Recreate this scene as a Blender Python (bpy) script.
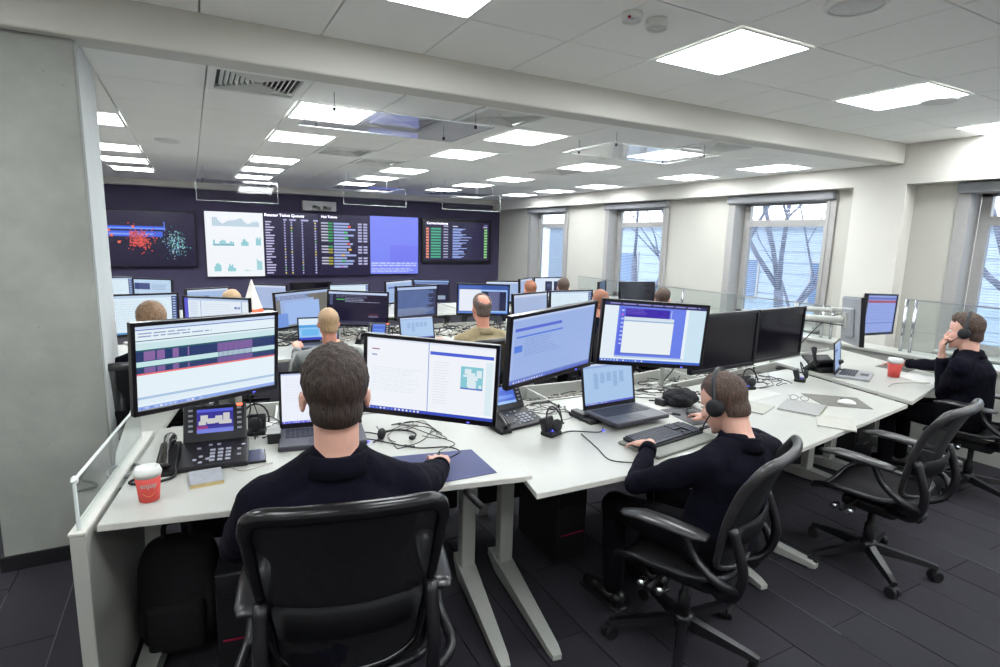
import bpy, bmesh, math, random
from mathutils import Vector, Matrix, noise
PI = math.pi
R = math.radians
random.seed(7)
for o in list(bpy.data.objects): bpy.data.objects.remove(o)
scene = bpy.context.scene
COL = scene.collection

# ------------------------------------------------------------------ camera
EYE = Vector((0.0, 0.0, 1.76))
yaw, pit, rol = 0.49706, 0.167497, 0.0263576
fw = Vector((math.sin(yaw)*math.cos(pit), math.cos(yaw)*math.cos(pit), -math.sin(pit)))
r0 = Vector((math.cos(yaw), -math.sin(yaw), 0)); u0 = r0.cross(fw)
rt = r0*math.cos(rol)+u0*math.sin(rol); up = -r0*math.sin(rol)+u0*math.cos(rol)
cam = bpy.data.cameras.new('camera'); camo = bpy.data.objects.new('camera', cam); COL.objects.link(camo)
m = Matrix((rt, up, -fw)).transposed().to_4x4(); m.translation = EYE
camo.matrix_world = m
cam.sensor_width = 36; cam.lens = 567.68/1000*36; cam.clip_start = 0.02; cam.clip_end = 200
scene.camera = camo

# ------------------------------------------------------------------ world: pale overcast winter sky
w = bpy.data.worlds.new('overcast_sky'); scene.world = w; w.use_nodes = True
nt = w.node_tree; nt.nodes.clear()
wo = nt.nodes.new('ShaderNodeOutputWorld'); bg = nt.nodes.new('ShaderNodeBackground')
tc = nt.nodes.new('ShaderNodeTexCoord'); nz = nt.nodes.new('ShaderNodeTexNoise'); rp = nt.nodes.new('ShaderNodeValToRGB')
nz.inputs['Scale'].default_value = 1.6; nz.inputs['Detail'].default_value = 3
rp.color_ramp.elements[0].color = (0.82, 0.90, 1.0, 1); rp.color_ramp.elements[1].color = (0.92, 0.97, 1.0, 1)
nt.links.new(tc.outputs['Generated'], nz.inputs['Vector']); nt.links.new(nz.outputs['Fac'], rp.inputs['Fac'])
nt.links.new(rp.outputs['Color'], bg.inputs['Color']); nt.links.new(bg.outputs[0], wo.inputs[0])
bg.inputs['Strength'].default_value = 1.3
scene.view_settings.view_transform = 'Standard'; scene.view_settings.look = 'None'
scene.view_settings.exposure = 1.8; scene.view_settings.gamma = 1.0
PANEL_LIGHT = 7.5      # strength of the ceiling light panels
SCREEN_LIGHT = 0.275

# ------------------------------------------------------------------ materials
def s2l(c):
    return tuple((x/12.92 if x <= .04045 else ((x+.055)/1.055)**2.4) for x in c)
def rgb(r, g, b): return s2l((r/255, g/255, b/255))
MATS = {}
def mat(name, col, rough=.6, metal=0., nscale=0, namt=.08, bump=0., bscale=None, spec=.5, coat=0., alpha=1.0, stretch=None):
    if name in MATS: return MATS[name]
    m = bpy.data.materials.new(name); m.use_nodes = True; t = m.node_tree; b = t.nodes['Principled BSDF']
    b.inputs['Base Color'].default_value = (*col, 1); b.inputs['Roughness'].default_value = rough
    b.inputs['Metallic'].default_value = metal; b.inputs['Specular IOR Level'].default_value = spec
    b.inputs['Coat Weight'].default_value = coat; b.inputs['Alpha'].default_value = alpha
    if nscale or bump:
        co = t.nodes.new('ShaderNodeTexCoord'); mp = t.nodes.new('ShaderNodeMapping')
        if stretch: mp.inputs['Scale'].default_value = stretch
        t.links.new(co.outputs['Object'], mp.inputs['Vector'])
    if nscale:
        n = t.nodes.new('ShaderNodeTexNoise'); n.inputs['Scale'].default_value = nscale; n.inputs['Detail'].default_value = 5
        r = t.nodes.new('ShaderNodeValToRGB')
        r.color_ramp.elements[0].position = .3; r.color_ramp.elements[1].position = .7
        r.color_ramp.elements[0].color = (*[max(0, c*(1-namt)) for c in col], 1)
        r.color_ramp.elements[1].color = (*[min(1, c*(1+namt)) for c in col], 1)
        t.links.new(mp.outputs[0], n.inputs['Vector']); t.links.new(n.outputs['Fac'], r.inputs['Fac'])
        t.links.new(r.outputs['Color'], b.inputs['Base Color'])
    if bump:
        n2 = t.nodes.new('ShaderNodeTexNoise'); n2.inputs['Scale'].default_value = bscale or 40; n2.inputs['Detail'].default_value = 4
        bp = t.nodes.new('ShaderNodeBump'); bp.inputs['Strength'].default_value = bump; bp.inputs['Distance'].default_value = .01
        t.links.new(mp.outputs[0], n2.inputs['Vector']); t.links.new(n2.outputs['Fac'], bp.inputs['Height'])
        t.links.new(bp.outputs[0], b.inputs['Normal'])
    MATS[name] = m
    return m
def emis(name, col, strength):
    if name in MATS: return MATS[name]
    m = bpy.data.materials.new(name); m.use_nodes = True; t = m.node_tree; t.nodes.clear()
    o = t.nodes.new('ShaderNodeOutputMaterial'); e = t.nodes.new('ShaderNodeEmission')
    e.inputs[0].default_value = (*col, 1); e.inputs[1].default_value = strength
    t.links.new(e.outputs[0], o.inputs[0]); MATS[name] = m
    return m
def glassm(name, tint, gloss=.08, rough=.02):
    if name in MATS: return MATS[name]
    m = bpy.data.materials.new(name); m.use_nodes = True; t = m.node_tree; t.nodes.clear()
    o = t.nodes.new('ShaderNodeOutputMaterial'); a = t.nodes.new('ShaderNodeBsdfTransparent'); g = t.nodes.new('ShaderNodeBsdfGlossy')
    mx = t.nodes.new('ShaderNodeMixShader'); fr = t.nodes.new('ShaderNodeFresnel'); ad = t.nodes.new('ShaderNodeMath'); ad.operation = 'ADD'
    fr.inputs[0].default_value = 1.35; ad.inputs[1].default_value = gloss
    a.inputs[0].default_value = (*tint, 1); g.inputs['Roughness'].default_value = rough
    gm = t.nodes.new('ShaderNodeNewGeometry'); iv = t.nodes.new('ShaderNodeMath'); iv.operation = 'SUBTRACT'; iv.inputs[0].default_value = 1
    ml = t.nodes.new('ShaderNodeMath'); ml.operation = 'MULTIPLY'; t.links.new(gm.outputs['Backfacing'], iv.inputs[1])
    t.links.new(fr.outputs[0], ad.inputs[0]); t.links.new(ad.outputs[0], ml.inputs[0]); t.links.new(iv.outputs[0], ml.inputs[1]); t.links.new(ml.outputs[0], mx.inputs[0])
    t.links.new(a.outputs[0], mx.inputs[1]); t.links.new(g.outputs[0], mx.inputs[2]); t.links.new(mx.outputs[0], o.inputs[0])
    MATS[name] = m
    return m
def screen_material():
    m = bpy.data.materials.new('screen_pixels'); m.use_nodes = True; t = m.node_tree; t.nodes.clear()
    o = t.nodes.new('ShaderNodeOutputMaterial'); e = t.nodes.new('ShaderNodeEmission'); g = t.nodes.new('ShaderNodeBsdfGlossy')
    at = t.nodes.new('ShaderNodeAttribute'); at.attribute_name = 'Col'; g.inputs['Roughness'].default_value = .25
    g.inputs[0].default_value = (.04, .04, .045, 1); ad = t.nodes.new('ShaderNodeAddShader')
    e.inputs[1].default_value = SCREEN_LIGHT
    t.links.new(at.outputs['Color'], e.inputs[0]); t.links.new(e.outputs[0], ad.inputs[0]); t.links.new(g.outputs[0], ad.inputs[1])
    t.links.new(ad.outputs[0], o.inputs[0])
    return m
M_SCREEN = screen_material()
M_white = mat('white_laminate', rgb(172, 172, 166), .38, nscale=6, namt=.03)
M_fix = mat('white_fixture_paint', rgb(238, 238, 234), .6, nscale=40, namt=.02)
M_edge = mat('desk_edge_band', rgb(205, 203, 196), .45, nscale=20, namt=.04)
M_wmetal = mat('white_powder_metal', rgb(174, 175, 170), .42, .0, nscale=40, namt=.03)
M_gmetal = mat('grey_metal', rgb(150, 152, 155), .35, .7, nscale=60, namt=.05)
M_chrome = mat('polished_metal', rgb(200, 200, 205), .15, 1., nscale=60, namt=.04)
M_black = mat('black_plastic', rgb(22, 20, 26), .38, nscale=90, namt=.15)
M_blackm = mat('matte_black_plastic', rgb(14, 13, 18), .6, nscale=90, namt=.15)
M_bezel = mat('bezel_plastic', rgb(12, 10, 18), .28, nscale=50, namt=.1)
M_off = mat('screen_switched_off', rgb(17, 13, 24), .16, nscale=20, namt=.05, spec=.6)
M_mback = mat('silver_monitor_back', rgb(150, 152, 158), .45, nscale=40, namt=.05)
M_wall = mat('wall_paint', rgb(188, 186, 178), .85, nscale=3, namt=.02, bump=.03, bscale=120)
M_beam = mat('beam_paint', rgb(214, 211, 204), .85, nscale=3, namt=.02, bump=.02, bscale=120)
M_far = mat('dark_wall_paint', rgb(66, 61, 88), .8, nscale=3, namt=.05, bump=.03, bscale=120)
M_tile = mat('ceiling_tile_board', rgb(248, 247, 243), .9, nscale=200, namt=.03, bump=.05, bscale=300)
M_grid = mat('ceiling_grid_metal', rgb(190, 190, 188), .5, nscale=80, namt=.03)
M_key = mat('dark_keys', rgb(34, 36, 50), .5, nscale=90, namt=.2)
M_keyl = mat('pale_keys', rgb(190, 195, 205), .5, nscale=90, namt=.1)
M_cable = mat('black_cable', rgb(30, 28, 32), .5, nscale=90, namt=.2)
M_cableg = mat('pale_cable', rgb(165, 160, 150), .5, nscale=90, namt=.1)
M_paper = mat('paper', rgb(200, 200, 195), .8, nscale=30, namt=.03)
M_greycard = mat('grey_card', rgb(150, 150, 148), .8, nscale=40, namt=.06)
M_winfr = mat('window_frame_paint', rgb(160, 158, 156), .5, nscale=20, namt=.03)
M_blind = mat('blind_fabric', rgb(138, 138, 142), .8, nscale=80, namt=.04)
M_acryl = glassm('clear_acrylic', (.97, .98, .99), .02)
M_glass = glassm('window_glass', (.94, .97, 1.0), .02)
M_rail = glassm('rail_glass', (.93, .96, .96), .03)
M_gedge = mat('glass_edge', rgb(222, 228, 226), .25, nscale=30, namt=.04)
M_blueled = emis('blue_led', rgb(90, 90, 255), 1.2)
M_redled = emis('red_led', rgb(255, 90, 60), 1.2)
M_red = mat('red_card', rgb(205, 70, 64), .55, nscale=30, namt=.05)
M_seam = mat('floor_seam', rgb(74, 72, 80), .9, nscale=60, namt=.2)

def tex_nodes(m): return m.node_tree, m.node_tree.nodes['Principled BSDF']
def make_carpet():
    m = bpy.data.materials.new('carpet_plank'); m.use_nodes = True; t, b = tex_nodes(m)
    co = t.nodes.new('ShaderNodeTexCoord'); oi = t.nodes.new('ShaderNodeObjectInfo')
    n = t.nodes.new('ShaderNodeTexNoise'); n.inputs['Scale'].default_value = 260; n.inputs['Detail'].default_value = 4
    n2 = t.nodes.new('ShaderNodeTexNoise'); n2.inputs['Scale'].default_value = 3; n2.inputs['Detail'].default_value = 6
    r = t.nodes.new('ShaderNodeValToRGB'); r.color_ramp.elements[0].color = (*rgb(20, 18, 26), 1); r.color_ramp.elements[1].color = (*rgb(48, 45, 54), 1)
    mx = t.nodes.new('ShaderNodeMath'); mx.operation = 'ADD'; md = t.nodes.new('ShaderNodeMath'); md.operation = 'MULTIPLY_ADD'
    md.inputs[1].default_value = .18; md.inputs[2].default_value = -.09
    a2 = t.nodes.new('ShaderNodeMath'); a2.operation = 'MULTIPLY_ADD'; a2.inputs[1].default_value = .5
    t.links.new(co.outputs['Object'], n.inputs['Vector']); t.links.new(co.outputs['Object'], n2.inputs['Vector'])
    t.links.new(n2.outputs['Fac'], a2.inputs[0]); 
    h = t.nodes.new('ShaderNodeMath'); h.operation = 'MULTIPLY'; h.inputs[1].default_value = .5
    t.links.new(n.outputs['Fac'], h.inputs[0]); t.links.new(h.outputs[0], a2.inputs[2])
    t.links.new(oi.outputs['Random'], md.inputs[0]); t.links.new(a2.outputs[0], mx.inputs[0]); t.links.new(md.outputs[0], mx.inputs[1])
    t.links.new(mx.outputs[0], r.inputs['Fac']); t.links.new(r.outputs['Color'], b.inputs['Base Color'])
    bp = t.nodes.new('ShaderNodeBump'); bp.inputs['Strength'].default_value = .5; bp.inputs['Distance'].default_value = .004
    t.links.new(n.outputs['Fac'], bp.inputs['Height']); t.links.new(bp.outputs[0], b.inputs['Normal'])
    b.inputs['Roughness'].default_value = .95
    return m
M_carpet = make_carpet()
def make_concrete():
    m = bpy.data.materials.new('cast_concrete'); m.use_nodes = True; t, b = tex_nodes(m)
    co = t.nodes.new('ShaderNodeTexCoord')
    n = t.nodes.new('ShaderNodeTexNoise'); n.inputs['Scale'].default_value = 2.2; n.inputs['Detail'].default_value = 9; n.inputs['Roughness'].default_value = .62
    r = t.nodes.new('ShaderNodeValToRGB'); r.color_ramp.elements[0].position = .3; r.color_ramp.elements[1].position = .72
    r.color_ramp.elements[0].color = (*rgb(136, 138, 133), 1); r.color_ramp.elements[1].color = (*rgb(164, 165, 159), 1)
    v = t.nodes.new('ShaderNodeTexVoronoi'); v.inputs['Scale'].default_value = 13; v.feature = 'F1'
    r2 = t.nodes.new('ShaderNodeValToRGB'); r2.color_ramp.elements[0].position = .03; r2.color_ramp.elements[1].position = .06
    r2.color_ramp.elements[0].color = (.6, .6, .6, 1); r2.color_ramp.elements[1].color = (1, 1, 1, 1)
    mx = t.nodes.new('ShaderNodeMixRGB'); mx.blend_type = 'MULTIPLY'; mx.inputs[0].default_value = .8
    t.links.new(co.outputs['Object'], n.inputs['Vector']); t.links.new(co.outputs['Object'], v.inputs['Vector'])
    t.links.new(n.outputs['Fac'], r.inputs['Fac']); t.links.new(v.outputs['Distance'], r2.inputs['Fac'])
    t.links.new(r.outputs['Color'], mx.inputs[1]); t.links.new(r2.outputs['Color'], mx.inputs[2]); t.links.new(mx.outputs[0], b.inputs['Base Color'])
    bp = t.nodes.new('ShaderNodeBump'); bp.inputs['Strength'].default_value = .25; bp.inputs['Distance'].default_value = .01
    t.links.new(mx.outputs[0], bp.inputs['Height']); t.links.new(bp.outputs[0], b.inputs['Normal'])
    b.inputs['Roughness'].default_value = .8
    return m
M_conc = make_concrete()

# ------------------------------------------------------------------ mesh helpers
def mesh_obj(name, bm, m, parent=None, smooth=False, loc=None):
    me = bpy.data.meshes.new(name); bmesh.ops.recalc_face_normals(bm, faces=bm.faces[:]); bm.to_mesh(me); bm.free()
    if smooth:
        for p in me.polygons: p.use_smooth = True
    o = bpy.data.objects.new(name, me); COL.objects.link(o)
    if m is not None: me.materials.append(m)
    if parent is not None: o.parent = parent
    if loc is not None: o.location = loc
    return o
def thing(name, label, cat, loc=(0, 0, 0), rz=0, group=None):
    o = bpy.data.objects.new(name, None); COL.objects.link(o); o.empty_display_size = .05
    o.location = loc; o.rotation_euler = (0, 0, rz); o['label'] = label; o['category'] = cat
    if group: o['group'] = group
    return o
def tag(o, label, cat, group=None, kind=None):
    o['label'] = label; o['category'] = cat
    if group: o['group'] = group
    if kind: o['kind'] = kind
    return o
def struct(o): o['kind'] = 'structure'; return o
NB = bmesh.new
def T(x, y, z): return Matrix.Translation((x, y, z))
def RX(a): return Matrix.Rotation(a, 4, 'X')
def RY(a): return Matrix.Rotation(a, 4, 'Y')
def RZ(a): return Matrix.Rotation(a, 4, 'Z')
I4 = Matrix.Identity(4)
def box(bm, c, s, M=I4, bev=0, seg=1):
    r = bmesh.ops.create_cube(bm, size=1, matrix=M @ T(*c) @ Matrix.Diagonal((s[0], s[1], s[2], 1)))
    if bev:
        es = list({e for v in r['verts'] for e in v.link_edges})
        bmesh.ops.bevel(bm, geom=es, offset=bev, segments=seg, affect='EDGES', profile=.5)
    return bm
def bx(c, s, M=I4, bev=0, seg=1): return box(NB(), c, s, M, bev, seg)
def cyl(bm, c, r, h, M=I4, n=16, r2=None):
    bmesh.ops.create_cone(bm, cap_ends=True, cap_tris=False, segments=n, radius1=r, radius2=r if r2 is None else r2, depth=h, matrix=M @ T(*c))
    return bm
def sph(bm, c, rad, M=I4, sub=2):
    if not hasattr(rad, '__len__'): rad = (rad,)*3
    bmesh.ops.create_icosphere(bm, subdivisions=sub, radius=1, matrix=M @ T(*c) @ Matrix.Diagonal((*rad, 1)))
    return bm
def tube(bm, pts, r, n=8, closed=False, M=I4, flat=1.0, flatdir=None):
    pts = [M @ Vector(p) for p in pts]; N = len(pts)
    rr = r if hasattr(r, '__len__') else [r]*N
    rings = []; prev = None
    for i, p in enumerate(pts):
        a = pts[(i-1) % N] if (closed or i > 0) else p; b = pts[(i+1) % N] if (closed or i < N-1) else p
        d = (b-a).normalized()
        if flatdir is not None:
            x = (Vector(flatdir)-d*Vector(flatdir).dot(d)).normalized()
        elif prev is None:
            x = d.orthogonal().normalized()
        else:
            x = (prev-d*prev.dot(d)).normalized()
        prev = x; y = d.cross(x)
        rings.append([bm.verts.new(p+x*math.cos(2*PI*k/n)*rr[i]*flat+y*math.sin(2*PI*k/n)*rr[i]) for k in range(n)])
    for i in range(N if closed else N-1):
        A, B = rings[i], rings[(i+1) % N]
        for k in range(n):
            bm.faces.new((A[k], A[(k+1) % n], B[(k+1) % n], B[k]))
    if not closed:
        bm.faces.new(rings[0][::-1]); bm.faces.new(rings[-1])
    return bm
def lathe(bm, prof, c=(0, 0, 0), n=24, M=I4):
    rings = [[bm.verts.new(M @ (Vector(c)+Vector((r*math.cos(2*PI*k/n), r*math.sin(2*PI*k/n), z)))) for k in range(n)] for r, z in prof]
    for A, B in zip(rings, rings[1:]):
        for k in range(n): bm.faces.new((A[k], A[(k+1) % n], B[(k+1) % n], B[k]))
    bm.faces.new(rings[0][::-1]); bm.faces.new(rings[-1])
    return bm
def slab(poly, z0, z1, bev=0):
    bm = NB(); lo = [bm.verts.new((x, y, z0)) for x, y in poly]; hi = [bm.verts.new((x, y, z1)) for x, y in poly]
    bm.faces.new(lo[::-1]); bm.faces.new(hi); n = len(poly)
    for i in range(n): bm.faces.new((lo[i], lo[(i+1) % n], hi[(i+1) % n], hi[i]))
    if bev: bmesh.ops.bevel(bm, geom=bm.edges[:], offset=bev, segments=1, affect='EDGES')
    return bm
def spline(pts, k=6, closed=False):
    P = [Vector(p) for p in pts]; n = len(P); out = []
    rng = n if closed else n-1
    for i in range(rng):
        p0 = P[(i-1) % n] if closed or i > 0 else P[0]; p1 = P[i]; p2 = P[(i+1) % n]; p3 = P[(i+2) % n] if closed or i < n-2 else P[-1]
        for j in range(k):
            t = j/k
            out.append(.5*((2*p1)+(-p0+p2)*t+(2*p0-5*p1+4*p2-p3)*t*t+(-p0+3*p1-3*p2+p3)*t**3))
    if not closed: out.append(P[-1])
    return out
def bake(o, mods, smooth=True):
    """apply modifiers to the mesh of o"""
    for kind, props in mods:
        md = o.modifiers.new(kind.lower(), kind)
        for k, v in props.items(): setattr(md, k, v)
    dg = bpy.context.evaluated_depsgraph_get(); dg.update()
    me = bpy.data.meshes.new_from_object(o.evaluated_get(dg)); old = o.data; mm = old.materials[0] if old.materials else None
    o.modifiers.clear(); o.data = me; me.name = old.name
    if not me.materials and mm: me.materials.append(mm)
    if smooth:
        for p in me.polygons: p.use_smooth = True
    return o
def text(name, s, size, m, parent, M, ext=.0004):
    cu = bpy.data.curves.new(name, 'FONT'); cu.body = s; cu.size = size; cu.extrude = ext; cu.align_x = 'LEFT'; cu.resolution_u = 2
    o = bpy.data.objects.new(name, cu); COL.objects.link(o)
    dg = bpy.context.evaluated_depsgraph_get(); me = bpy.data.meshes.new_from_object(o.evaluated_get(dg))
    bpy.data.objects.remove(o); me.transform(M); me.materials.clear(); me.materials.append(m)
    q = bpy.data.objects.new(name, me); COL.objects.link(q)
    if parent is not None: q.parent = parent
    return q

# ------------------------------------------------------------------ screens: coloured rectangles (0..1, y down)
W_ = (.93, .97, 1.0)
def c8(r, g, b): return (r/255, g/255, b/255)
def screen_mesh(w, h, rects, M=I4, name='screen', parent=None):
    """faces -Y; each rect (x0,y0,x1,y1,col) one tiny step in front of the earlier ones"""
    vs, fs, cs = [], [], []
    for i, (x0, y0, x1, y1, c) in enumerate(rects):
        d = -0.00012*min(i, 12)-.0000015*i
        b = len(vs)
        for x, y in ((x0, y1), (x1, y1), (x1, y0), (x0, y0)):
            vs.append(M @ Vector(((x-.5)*w, d, (.5-y)*h)))
        fs.append((b, b+1, b+2, b+3)); cs.append((*s2l(c), 1))
    me = bpy.data.meshes.new(name); me.from_pydata(vs, [], fs)
    at = me.color_attributes.new('Col', 'FLOAT_COLOR', 'CORNER')
    for i, c in enumerate(cs):
        for k in range(4): at.data[i*4+k].color = c
    me.materials.append(M_SCREEN)
    o = bpy.data.objects.new(name, me); COL.objects.link(o)
    if parent is not None: o.parent = parent
    return o
def lines(rnd, x0, y0, x1, y1, n, col, words=True, hfrac=.45, fill=.8):
    out = []; dy = (y1-y0)/n
    for i in range(n):
        y = y0+i*dy; x = x0; end = x0+(x1-x0)*(fill+(1-fill)*rnd.random())
        while x < end:
            l = (x1-x0)*rnd.uniform(.05, .16) if words else end-x
            out.append((x, y, min(x+l, end), y+dy*hfrac, col)); x += l+(x1-x0)*.02
    return out
def taskbar(rnd, col=c8(60, 80, 190), y=.955):
    o = [(0, y, 1, 1, col)]
    for i in range(14): o.append((.02+i*.03, y+.012, .035+i*.03, .99, rnd.choice([c8(190, 210, 250), c8(240, 240, 250), c8(120, 140, 220)])))
    return o
def content(kind, seed=1):
    q = random.Random(seed); r = []
    if kind == 'timeline':
        r = [(0, 0, 1, 1, c8(232, 245, 252)), (0, 0, 1, .035, c8(205, 222, 245)), (0, .04, 1, .052, c8(95, 115, 190)),
             (0, .17, 1, .18, c8(70, 110, 130)), (0, .20, 1, .28, c8(205, 232, 236)), (0, .28, 1, .42, c8(45, 62, 110)), (0, .28, 1, .30, c8(45, 95, 110)),
             (0, .42, 1, .48, c8(200, 232, 235)), (0, .48, 1, .56, c8(50, 66, 112)), (0, .48, 1, .495, c8(45, 100, 112)), (0, .56, 1, .58, c8(238, 120, 125))]
        for a, b in ((.05, .12), (.13, .18), (.23, .27), (.33, .34), (.54, .81)):
            r += [(a, .30, b, .41, c8(140, 105, 165)), (a, .49, b, .555, c8(130, 100, 160))]
        for i in range(28): r.append((.545+i*.0095, .30, .549+i*.0095, .555, c8(100, 85, 150)))
        r += [(0, .84, 1, .87, c8(175, 200, 228))]+[(0, .88+i*.02, 1, .885+i*.02, c8(205, 225, 242)) for i in range(3)]
        r += lines(q, .02, .08, .6, .15, 2, c8(150, 165, 200), fill=.5)
        r += taskbar(q, c8(150, 175, 235))
    elif kind == 'browser':
        r = [(0, 0, 1, 1, c8(244, 248, 254)), (0, 0, 1, .03, c8(225, 230, 245)), (.485, .0, .492, .96, c8(150, 170, 225)),
             (.50, .12, .985, .165, c8(78, 100, 215)), (.04, .15, .1, .165, c8(150, 90, 140)), (.04, .23, .08, .245, c8(90, 120, 200)),
             (.74, .28, .91, .58, c8(140, 205, 218)), (.74, .57, .91, .59, c8(90, 110, 200)), (.93, .2, .985, .92, c8(222, 240, 246))]
        for x, y, a, b in ((.77, .31, .82, .38), (.79, .36, .85, .55), (.86, .32, .90, .42), (.84, .40, .87, .46), (.80, .47, .86, .57), (.88, .52, .9, .56), (.76, .39, .79, .42)):
            r.append((x, y, a, b, c8(225, 240, 246)))
        r += lines(q, .04, .40, .44, .75, 12, c8(222, 230, 242), fill=.6, hfrac=.25)
        r += lines(q, .53, .25, .66, .85, 16, c8(224, 226, 238), fill=.7, hfrac=.25)
        r += taskbar(q)
    elif kind == 'bluepage':
        r = [(0, 0, 1, 1, c8(158, 182, 232)), (0, 0, 1, .04, c8(190, 205, 240)), (.04, .16, .58, .205, c8(96, 112, 215)), (.06, .28, .6, .305, c8(96, 128, 225)),
             (.04, .42, .13, .52, c8(90, 130, 225)), (.0, .1, .035, .93, c8(170, 190, 236))]
        r += lines(q, .15, .33, .6, .62, 9, c8(140, 160, 218), fill=.6, hfrac=.3)
        r += [(0, .93, 1, .955, c8(120, 140, 205))]+taskbar(q, c8(100, 118, 205))
    elif kind == 'console':
        r = [(0, 0, 1, 1, c8(232, 244, 252)), (0, 0, 1, .06, c8(48, 45, 100)), (.14, .06, .80, .90, c8(108, 130, 235)), (.02, .06, .14, .9, c8(228, 240, 250)),
             (.155, .075, .21, .88, c8(92, 110, 225)), (.21, .09, .64, .24, c8(62, 38, 170)), (.655, .09, .66, .24, c8(220, 225, 250)),
             (.20, .235, .69, .86, c8(236, 244, 248)), (.20, .235, .69, .29, c8(214, 228, 240)), (.20, .29, .69, .31, c8(150, 180, 215)), (.20, .845, .69, .86, c8(90, 110, 190)), (.14, .9, .82, .93, c8(190, 210, 235)),
             (.83, .06, 1, .95, c8(206, 230, 244))]
        r += lines(q, .22, .10, .42, .2, 4, c8(130, 110, 220), hfrac=.3)+lines(q, .05, .012, .95, .05, 1, c8(150, 150, 210), hfrac=.5)
        for i in range(9): r.append((.17, .12+i*.07, .195, .145+i*.07, c8(190, 205, 255) if i != 1 else c8(210, 90, 190)))
        r += taskbar(q, c8(70, 110, 210))
    elif kind == 'white':
        r = [(0, 0, 1, 1, c8(240, 244, 255)), (0, 0, 1, .03, c8(190, 200, 240))]+lines(q, .05, .1, .6, .6, 9, c8(226, 232, 246), hfrac=.25)+taskbar(q, c8(95, 90, 220))
    elif kind == 'mail':
        r = [(0, 0, 1, 1, c8(230, 240, 250)), (0, 0, .06, 1, c8(92, 92, 205)), (.06, 0, 1, .06, c8(180, 200, 232)), (.25, .06, .262, 1, c8(160, 180, 215)), (.88, .06, .9, 1, c8(170, 190, 220))]
        r += lines(q, .08, .1, .22, .8, 16, c8(190, 205, 230), hfrac=.4)+lines(q, .29, .14, .8, .7, 9, c8(212, 224, 240), hfrac=.3)
        r += [(.78, .2, .82, .26, c8(110, 120, 180)), (.83, .2, .87, .26, c8(140, 150, 200))]
    elif kind == 'sheet':
        r = [(0, 0, 1, 1, c8(170, 200, 236)), (0, 0, 1, .05, c8(200, 215, 240)), (0, .05, 1, .1, c8(150, 175, 222))]
        for k in range(7):
            if k in (1, 2, 4, 5, 3): r += lines(q, .07+k*.13, .24, .17+k*.13, .24+q.uniform(.2, .5), 12, c8(135, 165, 210), words=False, hfrac=.6)
        r += taskbar(q, c8(90, 100, 200))
    elif kind == 'desktop_windows':
        r = [(0, 0, 1, 1, c8(128, 130, 128)), (0, 0, 1, .08, c8(170, 190, 225)), (0, .08, .8, .2, c8(110, 125, 170)), (.6, .08, 1, 1, c8(118, 116, 110)),
             (.08, .2, .70, .8, c8(160, 182, 225)), (.16, .28, .8, .95, c8(160, 190, 240)), (0, .6, .2, 1, c8(120, 155, 225))]
        r += lines(q, .03, .1, .6, .2, 3, c8(180, 195, 225))
    elif kind == 'terminal':
        r = [(0, 0, 1, 1, c8(30, 26, 50)), (0, 0, 1, .07, c8(196, 210, 240)), (.0, .9, 1, 1, c8(60, 60, 85)), (.13, .22, .27, .25, c8(90, 190, 110))]
        r += lines(q, .12, .10, .7, .2, 2, c8(120, 125, 160), hfrac=.35)+lines(q, .28, .2, .88, .34, 3, c8(170, 175, 205), fill=.5, hfrac=.35)
        r += lines(q, .02, .08, .08, .42, 8, c8(110, 125, 170), hfrac=.5)+[(.68, .68, .85, .7, c8(130, 60, 80)), (.68, .74, .85, .76, c8(150, 155, 190))]
    elif kind == 'log':
        r = [(0, 0, 1, 1, c8(58, 62, 90)), (0, 0, 1, .09, c8(180, 200, 235))]
        r += lines(q, .03, .12, .97, .95, 26, c8(120, 150, 215), words=False, hfrac=.42, fill=.75)
        r += lines(q, .03, .7, .97, .95, 8, c8(150, 165, 200), words=False, hfrac=.5, fill=.6)
    elif kind == 'split':
        r = [(0, 0, 1, 1, c8(60, 90, 165)), (.03, .16, .47, .92, c8(234, 240, 252)), (.03, .04, .47, .13, c8(80, 110, 190)), (.45, .16, .98, .95, c8(165, 200, 250)),
             (.47, .22, .96, .9, c8(42, 44, 75)), (.6, .22, .83, .9, c8(84, 90, 130))]
        r += lines(q, .61, .25, .82, .88, 24, c8(120, 125, 165), words=False, fill=.9)+[(0, .95, 1, 1, c8(90, 140, 220))]
    elif kind == 'pale':
        r = [(0, 0, 1, 1, c8(172, 190, 226)), (0, 0, 1, .09, c8(205, 215, 238))]+lines(q, .05, .15, .9, .9, 14, c8(160, 178, 216), hfrac=.3)
    elif kind == 'paleline':
        r = [(0, 0, 1, 1, c8(165, 190, 228)), (0, 0, 1, .08, c8(210, 222, 240)), (.08, .25, .5, .33, c8(95, 110, 180)), (.05, .6, .95, .63, c8(140, 160, 210))]+lines(q, .1, .7, .9, .95, 4, c8(145, 165, 210), hfrac=.4)
    elif kind == 'document':
        r = [(0, 0, 1, 1, c8(222, 240, 250)), (0, 0, 1, .07, c8(190, 210, 235)), (.92, .04, 1, .96, c8(70, 80, 130))]
        r += lines(q, .05, .15, .85, .9, 12, c8(205, 224, 238), hfrac=.3)
        for i in range(12): r.append((.935, .08+i*.07, .98, .11+i*.07, c8(180, 205, 240)))
        r.append((0, .95, 1, 1, c8(90, 150, 200)))
    elif kind == 'tiles':
        r = [(0, 0, 1, 1, c8(190, 215, 240)), (.1, .15, .48, .42, c8(72, 84, 135)), (.1, .6, .4, .95, c8(56, 120, 110)), (.35, .62, .48, .9, c8(60, 70, 120))]+lines(q, .52, .2, .9, .45, 4, c8(150, 170, 205))
    elif kind == 'bluetop':
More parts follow.
